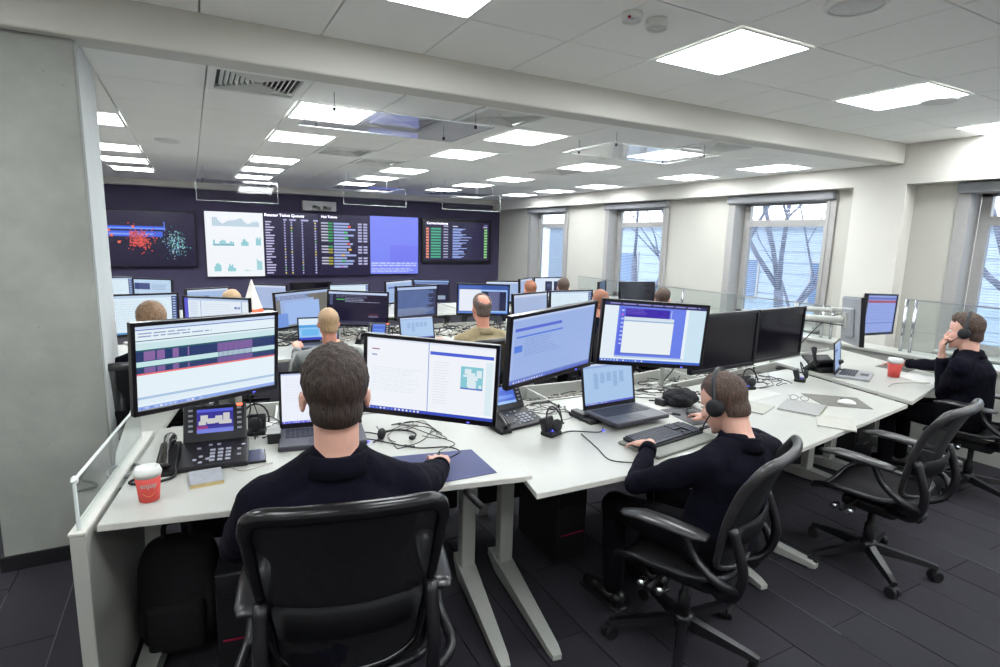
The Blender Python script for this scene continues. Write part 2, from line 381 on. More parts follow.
        r = [(0, 0, 1, 1, c8(150, 200, 245)), (0, 0, 1, .3, c8(220, 238, 252)), (0, .3, 1, .42, c8(70, 160, 225)), (.08, .5, .5, .8, c8(110, 185, 240)), (.55, .5, .9, .9, c8(205, 232, 250)), (0, .88, 1, 1, c8(60, 70, 190))]
    elif kind == 'twin':
        r = [(0, 0, 1, 1, c8(222, 236, 252)), (.36, .17, .6, .8, c8(45, 46, 80)), (.66, .17, .95, .8, c8(45, 46, 80)), (.42, .3, .55, .5, c8(80, 90, 130))]
    elif kind == 'redbar':
        r = [(0, 0, 1, 1, c8(150, 168, 228)), (0, .05, 1, .11, c8(110, 120, 190)), (0, .13, 1, .2, c8(166, 96, 120)), (0, .73, 1, .75, c8(110, 125, 190))]+lines(q, .05, .27, .95, .7, 7, c8(140, 160, 222), words=False, hfrac=.3)
    elif kind == 'darkmap':
        r = [(0, 0, 1, 1, c8(36, 34, 60)), (0, 0, 1, .08, c8(150, 180, 230)), (.03, .1, .97, .2, c8(120, 140, 190)), (.05, .75, .9, .95, c8(150, 165, 190))]
    elif kind == 'phone':
        r = [(0, 0, 1, 1, c8(60, 55, 150)), (0, .0, 1, .12, c8(90, 100, 215)), (.0, .82, 1, 1, c8(120, 130, 220)), (0, .7, .3, .82, c8(150, 60, 130))]
        for x, y, a, b in ((.1, .25, .3, .55), (.28, .4, .5, .62), (.5, .3, .7, .6), (.72, .2, .9, .5), (.6, .5, .95, .66), (.05, .5, .25, .66)): r.append((x, y, a, b, c8(205, 205, 205)))
    elif kind == 'phoneblue':
        r = [(0, 0, 1, 1, c8(72, 105, 210)), (0, 0, 1, .2, c8(110, 140, 235)), (.1, .5, .9, .7, c8(110, 150, 235)), (0, .85, 1, 1, c8(150, 190, 245))]
    return r

# ================================================================== THE ROOM
XL, XR, YB, YF = -3.2, 6.9, -3.2, 12.9
Z1, Z2 = 2.84, 2.65            # near and far ceiling heights
# floor with carpet planks near the camera
fl = struct(mesh_obj('floor', bx(((XL+XR)/2, (YB+YF)/2, -.06), (XR-XL, YF-YB, .1)), M_carpet))
pl_me = None
n = 0
for i in range(31):
    x = -1.27+i*.262
    for j in range(-1, 5):
        y0 = .35+j*1.0+(.5 if i % 2 else 0)
        if n >= 190: break
        if pl_me is None:
            p = mesh_obj('carpet_plank', bx((0, 0, -.0035), (.258, .996, .007), bev=.0012), M_carpet, fl); pl_me = p.data
        else:
            p = bpy.data.objects.new('carpet_plank', pl_me); COL.objects.link(p); p.parent = fl
        p.location = (x, y0, 0.0 + .0008*((i*7+j*3) % 3)); n += 1
# the few pale seams the carpet shows
bm = NB()
for x, y0, y1 in ((3.841, 1.0, 2.0), (2.793, 1.2, 1.9), (2.531, 1.3, 1.75), (-.615, 2.2, 3.3), (-.877, 2.7, 3.3)):
    box(bm, (x, (y0+y1)/2, .0015), (.005, y1-y0, .004))
mesh_obj('floor_seam', bm, M_seam, fl)

# walls
bm = bx(((XL+XR)/2, YF+.1, 1.4), (XR-XL+.6, .2, 3.2))
struct(mesh_obj('wall_far', bm, M_far))
struct(mesh_obj('wall_left', bx((XL-.1, (YB+YF)/2, 1.4), (.2, YF-YB, 3.2)), M_wall))
struct(mesh_obj('wall_back', bx(((XL+XR)/2, YB-.1, 1.4), (XR-XL+.6, .2, 3.2)), M_wall))
WIN = [(9.95, 11.34), (7.10, 8.56), (4.34, 5.75), (1.50, 2.93), (-1.35, .10)]
ZS, ZH = .72, 2.40
bm = NB(); ys = [YF]+[v for a, b in WIN for v in (b, a)]+[YB]
for k in range(0, len(ys), 2):
    box(bm, (7.05, (ys[k]+ys[k+1])/2, 1.4), (.3, ys[k]-ys[k+1], 3.2))
for a, b in WIN:
    box(bm, (7.05, (a+b)/2, ZS/2-.1), (.3, b-a, ZS+.2)); box(bm, (7.05, (a+b)/2, (ZH+3)/2), (.3, b-a, 3-ZH))
struct(mesh_obj('wall_right', bm, M_wall))
for i, (ya, yb) in enumerate([(3.42, 3.97), (-2.6, -2.0)]):
    struct(mesh_obj('trim_%d' % (i+1), bx((6.8, (ya+yb)/2, 1.215), (.2, yb-ya, 2.43)), M_beam))
# soffit, beam, far drop
struct(mesh_obj('trim_3', bx((6.82, (YB+YF)/2, 2.66), (.24, YF-YB, .46)), M_beam))
struct(mesh_obj('trim_4', bx(((XL+6.7)/2, 3.57, 2.79), (6.7-XL, .2, .30), bev=.012, seg=2), M_beam))
struct(mesh_obj('trim_5', bx(((XL+6.7)/2, 12.72, 2.62), (6.7-XL, .36, .16)), M_beam))
struct(mesh_obj('baseboard_right', bx((6.885, (YB+YF)/2, .05), (.02, YF-YB, .1)), M_blackm))
# ceiling void
def ceiling(name, z, xl, yl):
    cx0, cx1, cy0, cy1 = xl[0], xl[-1], yl[0], yl[-1]
    return struct(mesh_obj(name, bx(((cx0+cx1)/2, (cy0+cy1)/2, z+.06), (cx1-cx0, cy1-cy0, .05)), M_grid))
nx = [.10+.6*k for k in range(-6, 12)]; nx[-1] = 6.7
ny = [3.47-.665*k for k in range(0, 11)][::-1]
fx = [.13-.57*k for k in range(6, 0, -1)]+[.13+.57*k for k in range(0, 12)]; fx.append(6.7)
fy = [3.67, 4.27-.0]+[4.27+.665*k for k in range(1, 13)]; fy[-1] = 12.56
M_panel = emis('light_diffuser', (.93, .98, 1.0), PANEL_LIGHT)
TILES = {}
def tile(w, d, parent, loc):
    key = (round(w, 3), round(d, 3))
    if key not in TILES:
        o = mesh_obj('ceiling_tile', bx((0, 0, .012), (w-.008, d-.008, .024), bev=.002), M_tile, parent); TILES[key] = o.data
    else:
        o = bpy.data.objects.new('ceiling_tile', TILES[key]); COL.objects.link(o); o.parent = parent
    o.location = loc
LIGHTS = []
def lamp(cx, cy, z, w, d, label):
    t = thing('ceiling_light', label, 'ceiling light', (cx, cy, z), 0, None)
    bm = NB(); f = .022
    for sx in (-1, 1): box(bm, (sx*(w/2-f/2-.004), 0, .004), (f, d-.008, .02))
    for sy in (-1, 1): box(bm, (0, sy*(d/2-f/2-.004), .004), (w-.008-2*f, f, .02))
    mesh_obj('frame', bm, M_fix, t)
    mesh_obj('diffuser', bx((0, 0, .010), (w-.05, d-.05, .004)), M_panel, t)
    return t
c1 = ceiling('ceiling', Z1, nx, ny); c2 = ceiling('ceiling_far', Z2, fx, fy)
c2.name = 'ceiling'
# near ceiling lights: (column, row) cells of the grid
def cell(v, grid):
    for k in range(len(grid)-1):
        if grid[k]-1e-4 <= v < grid[k+1]: return k
near_l = {(cell(x, nx), cell(y, ny)): lab for x, y, lab in (
    (1.0, 2.5, 'square ceiling light cut by the top edge of the picture, left of the smoke detectors'),
    (2.8, 2.5, 'largest bright square ceiling light, beside the smoke detectors'),
    (4.6, 2.5, 'square ceiling light in the near ceiling, between the largest one and the window wall'),
    (6.35, 2.5, 'near ceiling light cut by the right edge of the picture, by the window soffit'))}
for x in (-3.0, -1.2, 1.0, 2.8, 4.6, 6.35):  # extra lamps outside the view, added to brighten the near room
    for y in ((.5, -1.5) if x > 0 else (2.5, .5, -1.5)):
        near_l[(cell(x, nx), cell(y, ny))] = 'square ceiling light above and behind the photographer'
for i in range(len(nx)-1):
    for j in range(len(ny)-1):
        cx, cy = (nx[i]+nx[i+1])/2, (ny[j]+ny[j+1])/2; wd, dp = nx[i+1]-nx[i], ny[j+1]-ny[j]
        if (i, j) in near_l:
            t = lamp(cx, cy, Z1, wd, dp, near_l[(i, j)])
            if 'behind' in near_l[(i, j)]: t['group'] = 'ceiling lights added out of view for their light'
        else: tile(wd, dp, c1, (cx, cy, Z1))
colname = {-.7: 'by the concrete pillar', .98: 'above the white wall chart', 2.69: 'left of centre', 4.40: 'right of centre', 6.1: 'nearest the windows'}
rowname = ['first row behind the beam', 'second row from the beam', 'third row from the beam', 'fourth row from the beam', 'last row before the dark wall']
far_l = {}
for x in (-.7, .98, 2.69, 4.40, 6.1, -2.45):  # last column is unseen behind the pillar, added only for its light
    for k, y in enumerate((4.6, 5.93, 7.93, 9.26, 10.6)):
        if x < 0 and k == 0: continue
        far_l[(cell(x, fx), cell(y, fy))] = 'ceiling light, %s, %s' % (rowname[k], colname.get(x, 'added for light, hidden behind the pillar'))
vents = {}
for x, y, lab in ((.4, 3.95, 'large louvred ceiling vent at upper left beside the beam'), (2.13, 3.95, 'dark ceiling vent behind the beam at the middle of the picture'), (4.39, 3.95, 'ceiling vent behind the beam nearest the windows'),
                  (4.39, 6.6, 'small dark ceiling vent over the middle of the window wall'), (1.5, 4.6, 'ceiling vent seen through the hanging acrylic sheet'), (1.5, 6.6, 'ceiling vent left of middle, farther back'), (2.1, 7.3, 'ceiling vent left of middle, farthest back')):
    vents[(cell(x, fx), cell(y, fy))] = lab
def vent(cx, cy, z, w, d, lab):
    t = thing('ceiling_vent', lab, 'air vent', (cx, cy, z))
    bm = NB(); f = .045
    for s in (-1, 1):
        box(bm, (s*(w/2-f/2-.006), 0, .003), (f, d-.012, .018)); box(bm, (0, s*(d/2-f/2-.006), .003), (w-.012-2*f, f, .018))
    mesh_obj('frame', bm, M_fix, t)
    mesh_obj('backing', bx((0, 0, .03), (w-.1, d-.1, .004)), M_blackm, t)
    W, D = w/2-f-.01, d/2-f-.01
    for k in range(1, 8):      # four-way louvres: blades parallel to each side, shrinking to the middle
        u = 1-k/8.0
        for ax in (0, 1):
            for s in (-1, 1):
                if ax == 0:
                    o = bx((0, 0, 0), (.005, 2*D*u, .022), T(s*W*u, 0, .014) @ RY(s*.7))
                else:
                    o = bx((0, 0, 0), (2*W*u, .005, .022), T(0, s*D*u, .014) @ RX(-s*.7))
                mesh_obj('blade', o, M_fix, t)
for i in range(len(fx)-1):
    for j in range(len(fy)-1):
        cx, cy = (fx[i]+fx[i+1])/2, (fy[j]+fy[j+1])/2; wd, dp = fx[i+1]-fx[i], fy[j+1]-fy[j]
        if (i, j) in far_l: lamp(cx, cy, Z2, wd, dp, far_l[(i, j)])
        elif (i, j) in vents: vent(cx, cy, Z2, wd, dp, vents[(i, j)])
        else: tile(wd, dp, c2, (cx, cy, Z2))
# round speakers and detectors
def disc(name, x, y, z, r, h, lab, cat, red=False):
    t = thing(name, lab, cat, (x, y, z))
    mesh_obj('rim', lathe(NB(), [(r, 0), (r, -h*.5), (r*.93, -h), (r*.85, -h*.9), (r*.85, 0)], n=32), M_fix, t, True)
    mesh_obj('grille', lathe(NB(), [(r*.84, -h*.2), (r*.84, -h*.75), (r*.3, -h*.85), (.001, -h*.85)], n=32), mat('speaker_grille', rgb(225, 225, 222), .6, nscale=300, namt=.12, bump=.3, bscale=500), t, True)
    if red: mesh_obj('alarm_window', bx((-r*.6, -r*.55, -h*.8), (.03, .012, .012), bev=.002), mat('red_lens', rgb(170, 30, 50), .3, nscale=10), t)
disc('ceiling_speaker', 2.68, 1.68, Z1, .13, .025, 'round white ceiling speaker at the top, right of the largest light', 'speaker')
disc('ceiling_speaker', 4.88, 2.35, Z1, .12, .02, 'round white ceiling speaker between the two lights near the windows', 'speaker')
disc('smoke_detector', 2.09, 2.31, Z1, .055, .045, 'small round white smoke detector, right one of the pair near the largest light', 'smoke detector')
disc('alarm_sounder', 1.93, 2.31, Z1, .05, .04, 'small white ceiling alarm with a red lens, left of the smoke detector', 'alarm', True)
disc('ceiling_speaker', -.15, 6.9, Z2, .12, .02, 'round flush ceiling speaker left of the large louvred vent', 'speaker')
disc('smoke_detector', 3.9, 5.0, Z2, .05, .04, 'small smoke detector over the middle of the far ceiling', 'smoke detector')

# windows
def window(i, a, b):
    cy = (a+b)/2; wd = b-a
    bm = NB()
    for y in (a+.01, b-.01): box(bm, (6.97, y, (ZS+ZH)/2), (.22, .05, ZH-ZS))
    for y in (a-.04, b+.04): box(bm, (6.885, y, (ZS+ZH)/2), (.035, .09, ZH-ZS), bev=.004)
    box(bm, (6.885, cy, ZH-.045), (.035, wd, .09)); box(bm, (6.97, cy, ZH-.02), (.22, wd, .04))
    fr = struct(mesh_obj('window_%d' % i, bm, M_winfr))
    zt = 2.05
    bm = NB()
    for y in (a+.09, b-.09): box(bm, (7.10, y, (ZS+ZH)/2), (.06, .09, ZH-ZS))
    box(bm, (7.10, cy, ZS+.04), (.06, wd, .09)); box(bm, (7.10, cy, ZH-.06), (.06, wd, .10)); box(bm, (7.10, cy, zt), (.07, wd-.1, .09))
    mesh_obj('sash', bm, M_winfr, fr)
    mesh_obj('pane', bx((7.10, cy, (ZS+zt)/2), (.012, wd-.18, zt-ZS-.09)), M_glass, fr)
    mesh_obj('pane', bx((7.10, cy, (ZH+zt)/2), (.012, wd-.18, ZH-zt-.14)), M_glass, fr)
    bm = NB(); box(bm, (6.86, cy, ZH-.03), (.10, wd+.16, .11), bev=.02, seg=2)
    mesh_obj('blind_cassette', bm, M_blind, fr)
    if i < 5:
        bm = NB(); nsl = int((zt-ZS-.12)/.028)
        for k in range(nsl): box(bm, (0, 0, 0), (.024, wd-.2, .0012), T(7.135, cy, ZS+.09+k*.028) @ RY(.25 if i != 1 else 1.0))
        o = mesh_obj('blind_slats', bm, mat('pale_slats', rgb(172, 186, 204), .4, nscale=30, namt=.04), fr); o['kind'] = 'stuff'
    mesh_obj('window_sill', bx((6.90, cy, ZS-.015), (.32, wd+.1, .03), bev=.006), M_white, fr)
for i, (a, b) in enumerate(WIN): window(i+1, a, b)

# outside: a pale building, bare trees
g = mesh_obj('courtyard_ground', bx((22, 5, -4.2), (28, 60, .2)), mat('wet_ground', rgb(120, 128, 130), .9, nscale=1.5, namt=.15)); struct(g)
def house(x, y0, y1, ztop, label, col):
    t = thing('office_building', label, 'building', (x, (y0+y1)/2, -4.1)); L = y1-y0; H = ztop+4.1
    mesh_obj('wall', bx((2.0, 0, H/2), (4, L, H)), mat('facade_'+label[:4], col, .8, nscale=4, namt=.06), t)
    for k in range(int(H/.35)): mesh_obj('cladding_board', bx((-.012, 0, .2+k*.35), (.03, L, .30), bev=.006), mat('facade_'+label[:4], col, .8), t)
    for k in range(int(L/3)):
        for zz in (1.2, 4.0):
            f = mesh_obj('window', bx((-.04, -L/2+1.5+k*3, zz+.7), (.06, 1.2, 1.4)), M_winfr, t)
            mesh_obj('pane', bx((-.075, -L/2+1.5+k*3, zz+.7), (.02, 1.05, 1.25)), mat('far_pane', rgb(90, 110, 140), .1, nscale=5), f)
    mesh_obj('roof', bx((2, 0, H+.08), (4.3, L+.3, .16)), mat('roof_edge', rgb(130, 138, 150), .7, nscale=5), t)
house(17, -6, 26, 2.3, 'pale blue grey low building seen through the windows', rgb(158, 168, 182))
M_bark = mat('bark', rgb(96, 98, 112), .9, nscale=6, namt=.25, bump=.4, bscale=30)
def tree(x, y, h, seed, label):
    rnd = random.Random(seed); t = thing('bare_tree', label, 'tree', (x, y, -4.1))
    trunk = NB(); br = NB(); cnt = [0]
    def grow(bm, p, d, L, r, depth):
        pts = [p]; rr = [r]; q = p.copy(); dd = d.copy()
        for k in range(4):
            dd = (dd+Vector((rnd.uniform(-.14, .14), rnd.uniform(-.14, .14), .06))).normalized(); q = q+dd*(L/4); pts.append(q.copy()); rr.append(r*(1-.12*(k+1)))
        tube(bm, pts, rr, 6 if depth < 2 else 4)
        if depth >= 5 or cnt[0] > 900: return
        for k in range(3 if depth < 4 else 2):
            i = rnd.choice([2, 3, 4, 4]) if depth else rnd.choice([2, 3, 4]); cnt[0] += 1
            v = Vector((rnd.uniform(-1, 1), rnd.uniform(-1, 1), rnd.uniform(-.2, .9))).normalized()
            grow(br, pts[i], (dd*.7+v*.75).normalized(), L*rnd.uniform(.6, .78), rr[i]*.6, depth+1)
    grow(trunk, Vector((0, 0, 0)), Vector((rnd.uniform(-.1, .1), rnd.uniform(-.15, .15), 1)), h*.45, .19, 0)
    mesh_obj('trunk', trunk, M_bark, t, True); o = mesh_obj('branches', br, M_bark, t, True); o['kind'] = 'stuff'
tree(12.0, 8.2, 11, 3, 'bare tree with a thick trunk outside the third window, left one')
tree(13.0, 9.8, 12, 5, 'bare tree outside the third window, right of the thick trunk')
tree(14.0, 15.0, 12, 9, 'bare tree outside the second window')
tree(12.5, 4.2, 11, 12, 'bare tree outside the window at the right edge')
tree(14.5, 12.0, 12, 21, 'slim bare tree between the second and third windows')

# concrete pillar
pm = struct(mesh_obj('wall_pillar', bx((-.69, 3.85, 1.42), (.49, .62, 2.84), bev=.008), M_conc))
pm.name = 'trim_6'
mesh_obj('edge_strip', bx((-.443, 3.86, 1.42), (.012, .60, 2.84)), mat('pillar_side_pale', rgb(196, 200, 200), .7, nscale=8, namt=.03), pm)  # paler sheet over the right side of the pillar
mesh_obj('base_strip', bx((-.69, 3.85, .04), (.52, .65, .08)), M_blackm, pm)

# far wall displays
def display(name, label, x0, x1, z0, z1, rects, bez=.02):
    t = thing(name, label, 'display', ((x0+x1)/2, 12.9, z0)); wd, h = x1-x0, z1-z0
    mesh_obj('housing', bx((0, -.05, h/2), (wd, .09, h), bev=.006), M_bezel, t)
    screen_mesh(wd-2*bez, h-2*bez, rects, T(0, -.0965, h/2), 'screen', t)
    return t
q = random.Random(3)
dark = c8(38, 32, 62)
r = [(0, 0, 1, 1, c8(34, 28, 54)), (0, .27, .72, .33, c8(60, 100, 235)), (0, .30, .72, .32, c8(130, 170, 255)), (0, .36, .70, .46, c8(70, 105, 230)), (0, .40, .62, .43, c8(140, 165, 250)), (.715, .18, .725, .35, c8(100, 130, 240))]
for i in range(260):
    x, y = q.gauss(.5, .05), q.gauss(.48, .1)
    if i < 150: x, y = q.uniform(.40, .52), q.uniform(.36, .62)
    r.append((x, y, x+.012, y+.02, q.choice([c8(240, 100, 80), c8(225, 85, 75), c8(180, 70, 80)])))
for i in range(190):
    x, y = q.gauss(.82, .05), q.gauss(.55, .11)
    r.append((x, y, x+.008, y+.016, q.choice([c8(150, 220, 220), c8(200, 235, 240), c8(110, 160, 210), c8(90, 190, 170)])))
for i in range(300):
    x, y = q.uniform(.15, .98), q.uniform(.08, .88); r.append((x, y, x+.004, y+.008, c8(100, 92, 130)))
for x, y in ((.17, .2), (.2, .25), (.24, .42), (.3, .54), (.14, .5), (.43, .26), (.22, .33)): r.append((x, y, x+.025, y+.045, c8(240, 120, 90)))
display('wall_television', 'black wall television with red dots, blue streaks and a teal dot cloud', -1.78, .10, 1.02, 2.10, r, .025)
def hist(x0, x1, y1, hts, col):
    n = len(hts); return [(x0+(x1-x0)*i/n, y1-hh, x0+(x1-x0)*(i+.92)/n, y1, col) for i, hh in enumerate(hts)]
r = [(0, 0, 1, 1, c8(246, 250, 255))]
r += hist(.12, .93, .22, [.13, .14, .13, .09, .06, .04, .05, .07, .08, .09, .09, .10, .10, .11, .12, .13, .12, .08, .06, .04, .05, .06, .08, .07, .09, .07], c8(190, 212, 226))
r += hist(.12, .48, .52, [.09, .03, .03, .07, .09, .08, .04, .04, .07, .06], c8(150, 208, 216)) + [(.12, .50, .48, .52, c8(110, 175, 190))]
r += hist(.60, .73, .52, [.06, .10, .11, .08, .06], c8(140, 205, 214))+hist(.86, .95, .51, [.11, .13, .10, .13], c8(140, 205, 214))
r += hist(.12, .24, .92, [.08, .12, .13, .12, .10], c8(140, 208, 216))+hist(.35, .49, .92, [.06, .12, .09, .11, .06, .05], c8(140, 208, 216))
r += hist(.64, .74, .92, [.02, .005, .03, .005, .02], c8(170, 210, 222))+hist(.86, .96, .90, [.18, .15, .15, .14, .14], c8(160, 214, 220))
display('wall_display', 'white wall display panel with pale teal bar charts', .25, 1.33, .83, 2.13, r, .006)
r = [(0, 0, 1, 1, dark)]
for i in range(20):
    y = .14+i*.042; r.append((.03, y, .03+q.uniform(.07, .17), y+.02, c8(205, 200, 240)))
    for j, x in enumerate((.36, .48, .68, .92)): r.append((x, y, x+(.03 if j % 2 else .025), y+.024, q.choice([c8(190, 190, 240)]*6+[c8(130, 200, 120), c8(220, 210, 120)])))
for x, l in ((.35, .06), (.46, .12), (.67, .14), (.9, .09)): r.append((x, .10, x+l, .125, c8(190, 190, 235)))
t = display('wall_display', 'black wall display panel listing ticket queues in columns, beside the white chart panel', 1.33, 2.44, .83, 2.16, r, .004)
text('heading', 'Reactor Ticket Queues', .083, emis('white_text', (.85, .85, 1), 1.0), t, T(-.53, -.0985, 1.24) @ RX(PI/2))
r = [(0, 0, 1, 1, dark)]
for i in range(16):
    y = .13+i*.047
    if i % 4 != 3 or i == 3:
        r.append((.04, y, .17, y+.022, c8(200, 200, 220))); r.append((.17, y, .26, y+.028, c8(50, 160, 90) if i < 9 else c8(165, 165, 60)))
        r.append((.76, y, .84, y+.03, c8(185, 185, 225))); r.append((.87, y, .95, y+.03, c8(185, 185, 225)))
    r.append((.28, y, .28+q.uniform(.25, .45), y+.03, c8(165, 180, 232)))
    if i % 2: x = q.uniform(.4, .6); r.append((x, y, x+.06, y+.03, q.choice([c8(235, 90, 80), c8(80, 210, 110), c8(235, 190, 90), c8(190, 130, 230)])))
t = display('wall_display', 'black wall display panel with green status cells and a coloured ticket list', 2.44, 3.55, .83, 2.16, r, .004)
text('heading', 'Hot Tickets', .07, emis('white_text', (.85, .85, 1), 1.0), t, T(-.5, -.0985, 1.25) @ RX(PI/2))
r = [(0, 0, 1, 1, c8(128, 140, 250)), (.4, .5, 1, .8, c8(120, 126, 244))]
r += lines(q, .02, .80, .97, .88, 2, c8(200, 210, 255), hfrac=.6, fill=.95)+lines(q, .02, .9, .97, .98, 3, c8(195, 205, 255), hfrac=.6, fill=.8)
display('wall_display', 'plain periwinkle blue wall display panel with small text at its foot', 3.55, 4.70, .86, 2.17, r, .006)
r = [(0, 0, 1, 1, dark)]
for i in range(11):
    y = .17+i*.072
    r += [(.02, y, .06, y+.05, c8(240, 150, 120)), (.09, y, .24, y+.042, c8(70, 180, 140)), (.28, y+.01, .35, y+.035, c8(190, 195, 225)), (.42, y, .42+q.uniform(.12, .33), y+.022, c8(160, 180, 240)),
          (.42, y+.025, .42+q.uniform(.07, .2), y+.048, c8(150, 170, 235)), (.92, y, .97, y+.045, c8(150, 215, 140)), (.05, y+.06, .92, y+.064, c8(80, 80, 130))]
r += [(.28, .1, .35, .13, c8(200, 200, 230)), (.42, .1, .5, .13, c8(200, 200, 230)), (.9, .1, .97, .13, c8(200, 200, 230)), (.92, .05, .97, .08, c8(120, 120, 180))]
t = display('wall_television', 'black wall television listing rows with orange and green cells, right of the blue panel', 4.80, 6.62, 1.12, 2.16, r, .06)
text('heading', 'Current Incidents', .075, emis('white_text', (.85, .85, 1), 1.0), t, T(-.80, -.0985, .91) @ RX(PI/2))
t = thing('camera_box', 'grey box with two wall cameras above the black displays', 'camera', (2.46, 12.9, 2.22))
mesh_obj('housing', bx((0, -.08, .10), (.70, .14, .20), bev=.006), mat('grey_box_paint', rgb(190, 190, 192), .5, nscale=20), t)
for x in (-.08, .14):
    mesh_obj('camera_body', tube(NB(), [(x-.04, -.16, .08), (x+.03, -.34, .05)], .032, 12), M_gmetal, t, True)
mesh_obj('bracket', bx((.03, -.2, .015), (.36, .10, .02)), M_wmetal, t)

# clear acrylic canopies hanging from the ceiling
def canopy(x0, x1, y0, y1, z, lip, label):
    t = thing('acrylic_canopy', label, 'hanging canopy', ((x0+x1)/2, (y0+y1)/2, z), 0, None)
    wx, wy = (x1-x0)/2, (y1-y0)/2; prof = []
    if lip:
        for k in range(7): a = PI/2*k/6; prof.append((-wy+.08-.08*math.cos(a), -.08+.08*math.sin(a)))
        prof = [(-wy-.02, -lip)]+prof+[(wy, 0)]
    else: prof = [(-wy, 0), (0, .004), (wy, 0)]
    def sheet(th):
        bm = NB(); N = len(prof); rows = []
        for (y, z_) in prof:
            rows.append([bm.verts.new((x, y, z_+dz)) for dz in (0, th) for x in (-wx, wx)])
        for a, b in zip(rows, rows[1:]):
            bm.faces.new((a[0], a[1], b[1], b[0])); bm.faces.new((a[2], b[2], b[3], a[3])); bm.faces.new((a[0], b[0], b[2], a[2])); bm.faces.new((a[1], a[3], b[3], b[1]))
        bm.faces.new((rows[0][0], rows[0][2], rows[0][3], rows[0][1])); bm.faces.new((rows[-1][0], rows[-1][1], rows[-1][3], rows[-1][2]))
        return bm
    mesh_obj('sheet', sheet(.008), M_acryl, t)
    bm = NB()
    for sx in (-1, 1): tube(bm, [(sx*wx, y, z_+.004) for y, z_ in prof], .003, 6)
    y, z_ = prof[0]; tube(bm, [(-wx, y, z_+.004), (wx, y, z_+.004)], .003, 6); tube(bm, [(-wx, wy, .004), (wx, wy, .004)], .003, 6)
    mesh_obj('polished_edge', bm, M_gedge, t, True)
    for sx in (-1, 1):
        for sy in (-1, 1):
            x, y = sx*wx*.82, sy*wy*.75
            mesh_obj('wire', cyl(NB(), (x, y, (Z2-z)/2), .0025, Z2-z, n=6), M_gmetal, t)
            mesh_obj('clip', cyl(NB(), (x, y, .006), .011, .022, n=10), M_blackm, t)
canopy(.75, 1.98, 3.80, 4.60, 2.54, 0, 'clear acrylic sheet hanging behind the beam, over the left half of the room')
canopy(3.05, 4.30, 3.80, 4.50, 2.54, 0, 'clear acrylic sheet hanging behind the beam, nearest the windows')
canopy(.10, 1.16, 9.1, 9.9, 2.46, .30, 'clear acrylic canopy with a curved front lip, over the white wall chart')
canopy(2.0, 2.95, 8.6, 9.4, 2.46, .28, 'clear acrylic canopy with a curved front lip, left of the blue wall panel')
canopy(3.55, 4.6, 8.6, 9.4, 2.46, .28, 'clear acrylic canopy with a curved front lip, before the far right television')

# glass rail and ledge on the window side
def rail(y0, y1, z, x, label, posts):
    t = thing('glass_rail', label, 'glass rail', (x, (y0+y1)/2, .80)); L = y1-y0
    mesh_obj('panel', bx((0, 0, (z-.80)/2), (.01, L, z-.80)), M_rail, t)
    mesh_obj('top_rail', bx((0, 0, z-.80), (.016, L, .012)), M_gmetal, t); mesh_obj('mid_rail', bx((0, 0, (z-.80)*.42), (.012, L, .006)), M_gmetal, t)
    for y in posts: mesh_obj('post', cyl(NB(), (0, y-(y0+y1)/2, (z-.80)/2), .014, z-.80, n=12), M_chrome, t, True)
rail(3.50, 8.0, 1.14, 5.85, 'long glass rail with steel posts before the second and third windows', (3.52, 3.62, 5.6))
rail(1.3, 2.86, 1.29, 5.85, 'glass rail section behind the man by the right edge', (2.84, 2.76))
t = thing('rail_ledge', 'long low white ledge carrying the glass rail along the windows', 'ledge', (5.85, 4.5, 0))
mesh_obj('top', bx((0, 0, .785), (.30, 7.2, .03), bev=.004), M_white, t)
mesh_obj('body', bx((0, 0, .385), (.24, 7.1, .77)), M_white, t)

# ================================================================== DESKS
def tleg(parent, x, y, x2=None, y2=None, zt=.70, foot=.68, ang=0):
    """T-shaped desk leg: square post, long tapering foot towards -Y"""
    L = mesh_obj('leg', bx((x, y, zt/2+.02), (.075, .055, zt-.04), bev=.004), M_wmetal, parent)
    bm = NB(); M = T(x, y, 0) @ RZ(ang)
    prof = [(.18, .028, .05), (.02, .045, .085), (-.02, .045, .085), (-foot+.05, .026, .045), (-foot, .020, .035)]
    rings = []
    for yy, hw, h in prof:
        rings.append([bm.verts.new(M @ Vector(v)) for v in ((-hw, yy, .012), (hw, yy, .012), (hw, yy, h), (-hw, yy, h))])
    for a, b in zip(rings, rings[1:]):
        for k in range(4): bm.faces.new((a[k], a[(k+1) % 4], b[(k+1) % 4], b[k]))
    bm.faces.new(rings[0][::-1]); bm.faces.new(rings[-1])
    mesh_obj('foot', bm, M_wmetal, L)
    for yy in (.14, -foot+.03): mesh_obj('levelling_foot', cyl(NB(), (0, yy, .006), .016, .012, M=M), M_gmetal, L)
def desk(label, poly, z, legs, group=None, ang=0, beam=True):
    cx = sum(p[0] for p in poly)/4; cy = sum(p[1] for p in poly)/4
    t = thing('desk', label, 'desk', (cx, cy, 0), 0, group); P = [(x-cx, y-cy) for x, y in poly]
    mesh_obj('tabletop', slab(P, z-.025, z, .002), M_white, t)
    e = [(P[0][0]*1.0005, P[0][1]-.0015), (P[1][0]*1.0005, P[1][1]-.0015), (P[1][0], P[1][1]+.001), (P[0][0], P[0][1]+.001)]
    mesh_obj('edge_band', slab(e, z-.023, z-.002), M_edge, t)
    for x, y in legs: tleg(t, x-cx, y-cy, ang=ang, zt=z-.03)
    if beam and len(legs) > 1:
        (xa, ya), (xb, yb) = legs[0], legs[-1]; d = Vector((xb-xa, yb-ya, 0)); L = d.length; a = math.atan2(d.y, d.x)
        mesh_obj('cross_beam', bx((0, 0, 0), (L, .05, .09), T((xa+xb)/2-cx, (ya+yb)/2-cy, z-.08) @ RZ(a)), M_wmetal, t)
    return t
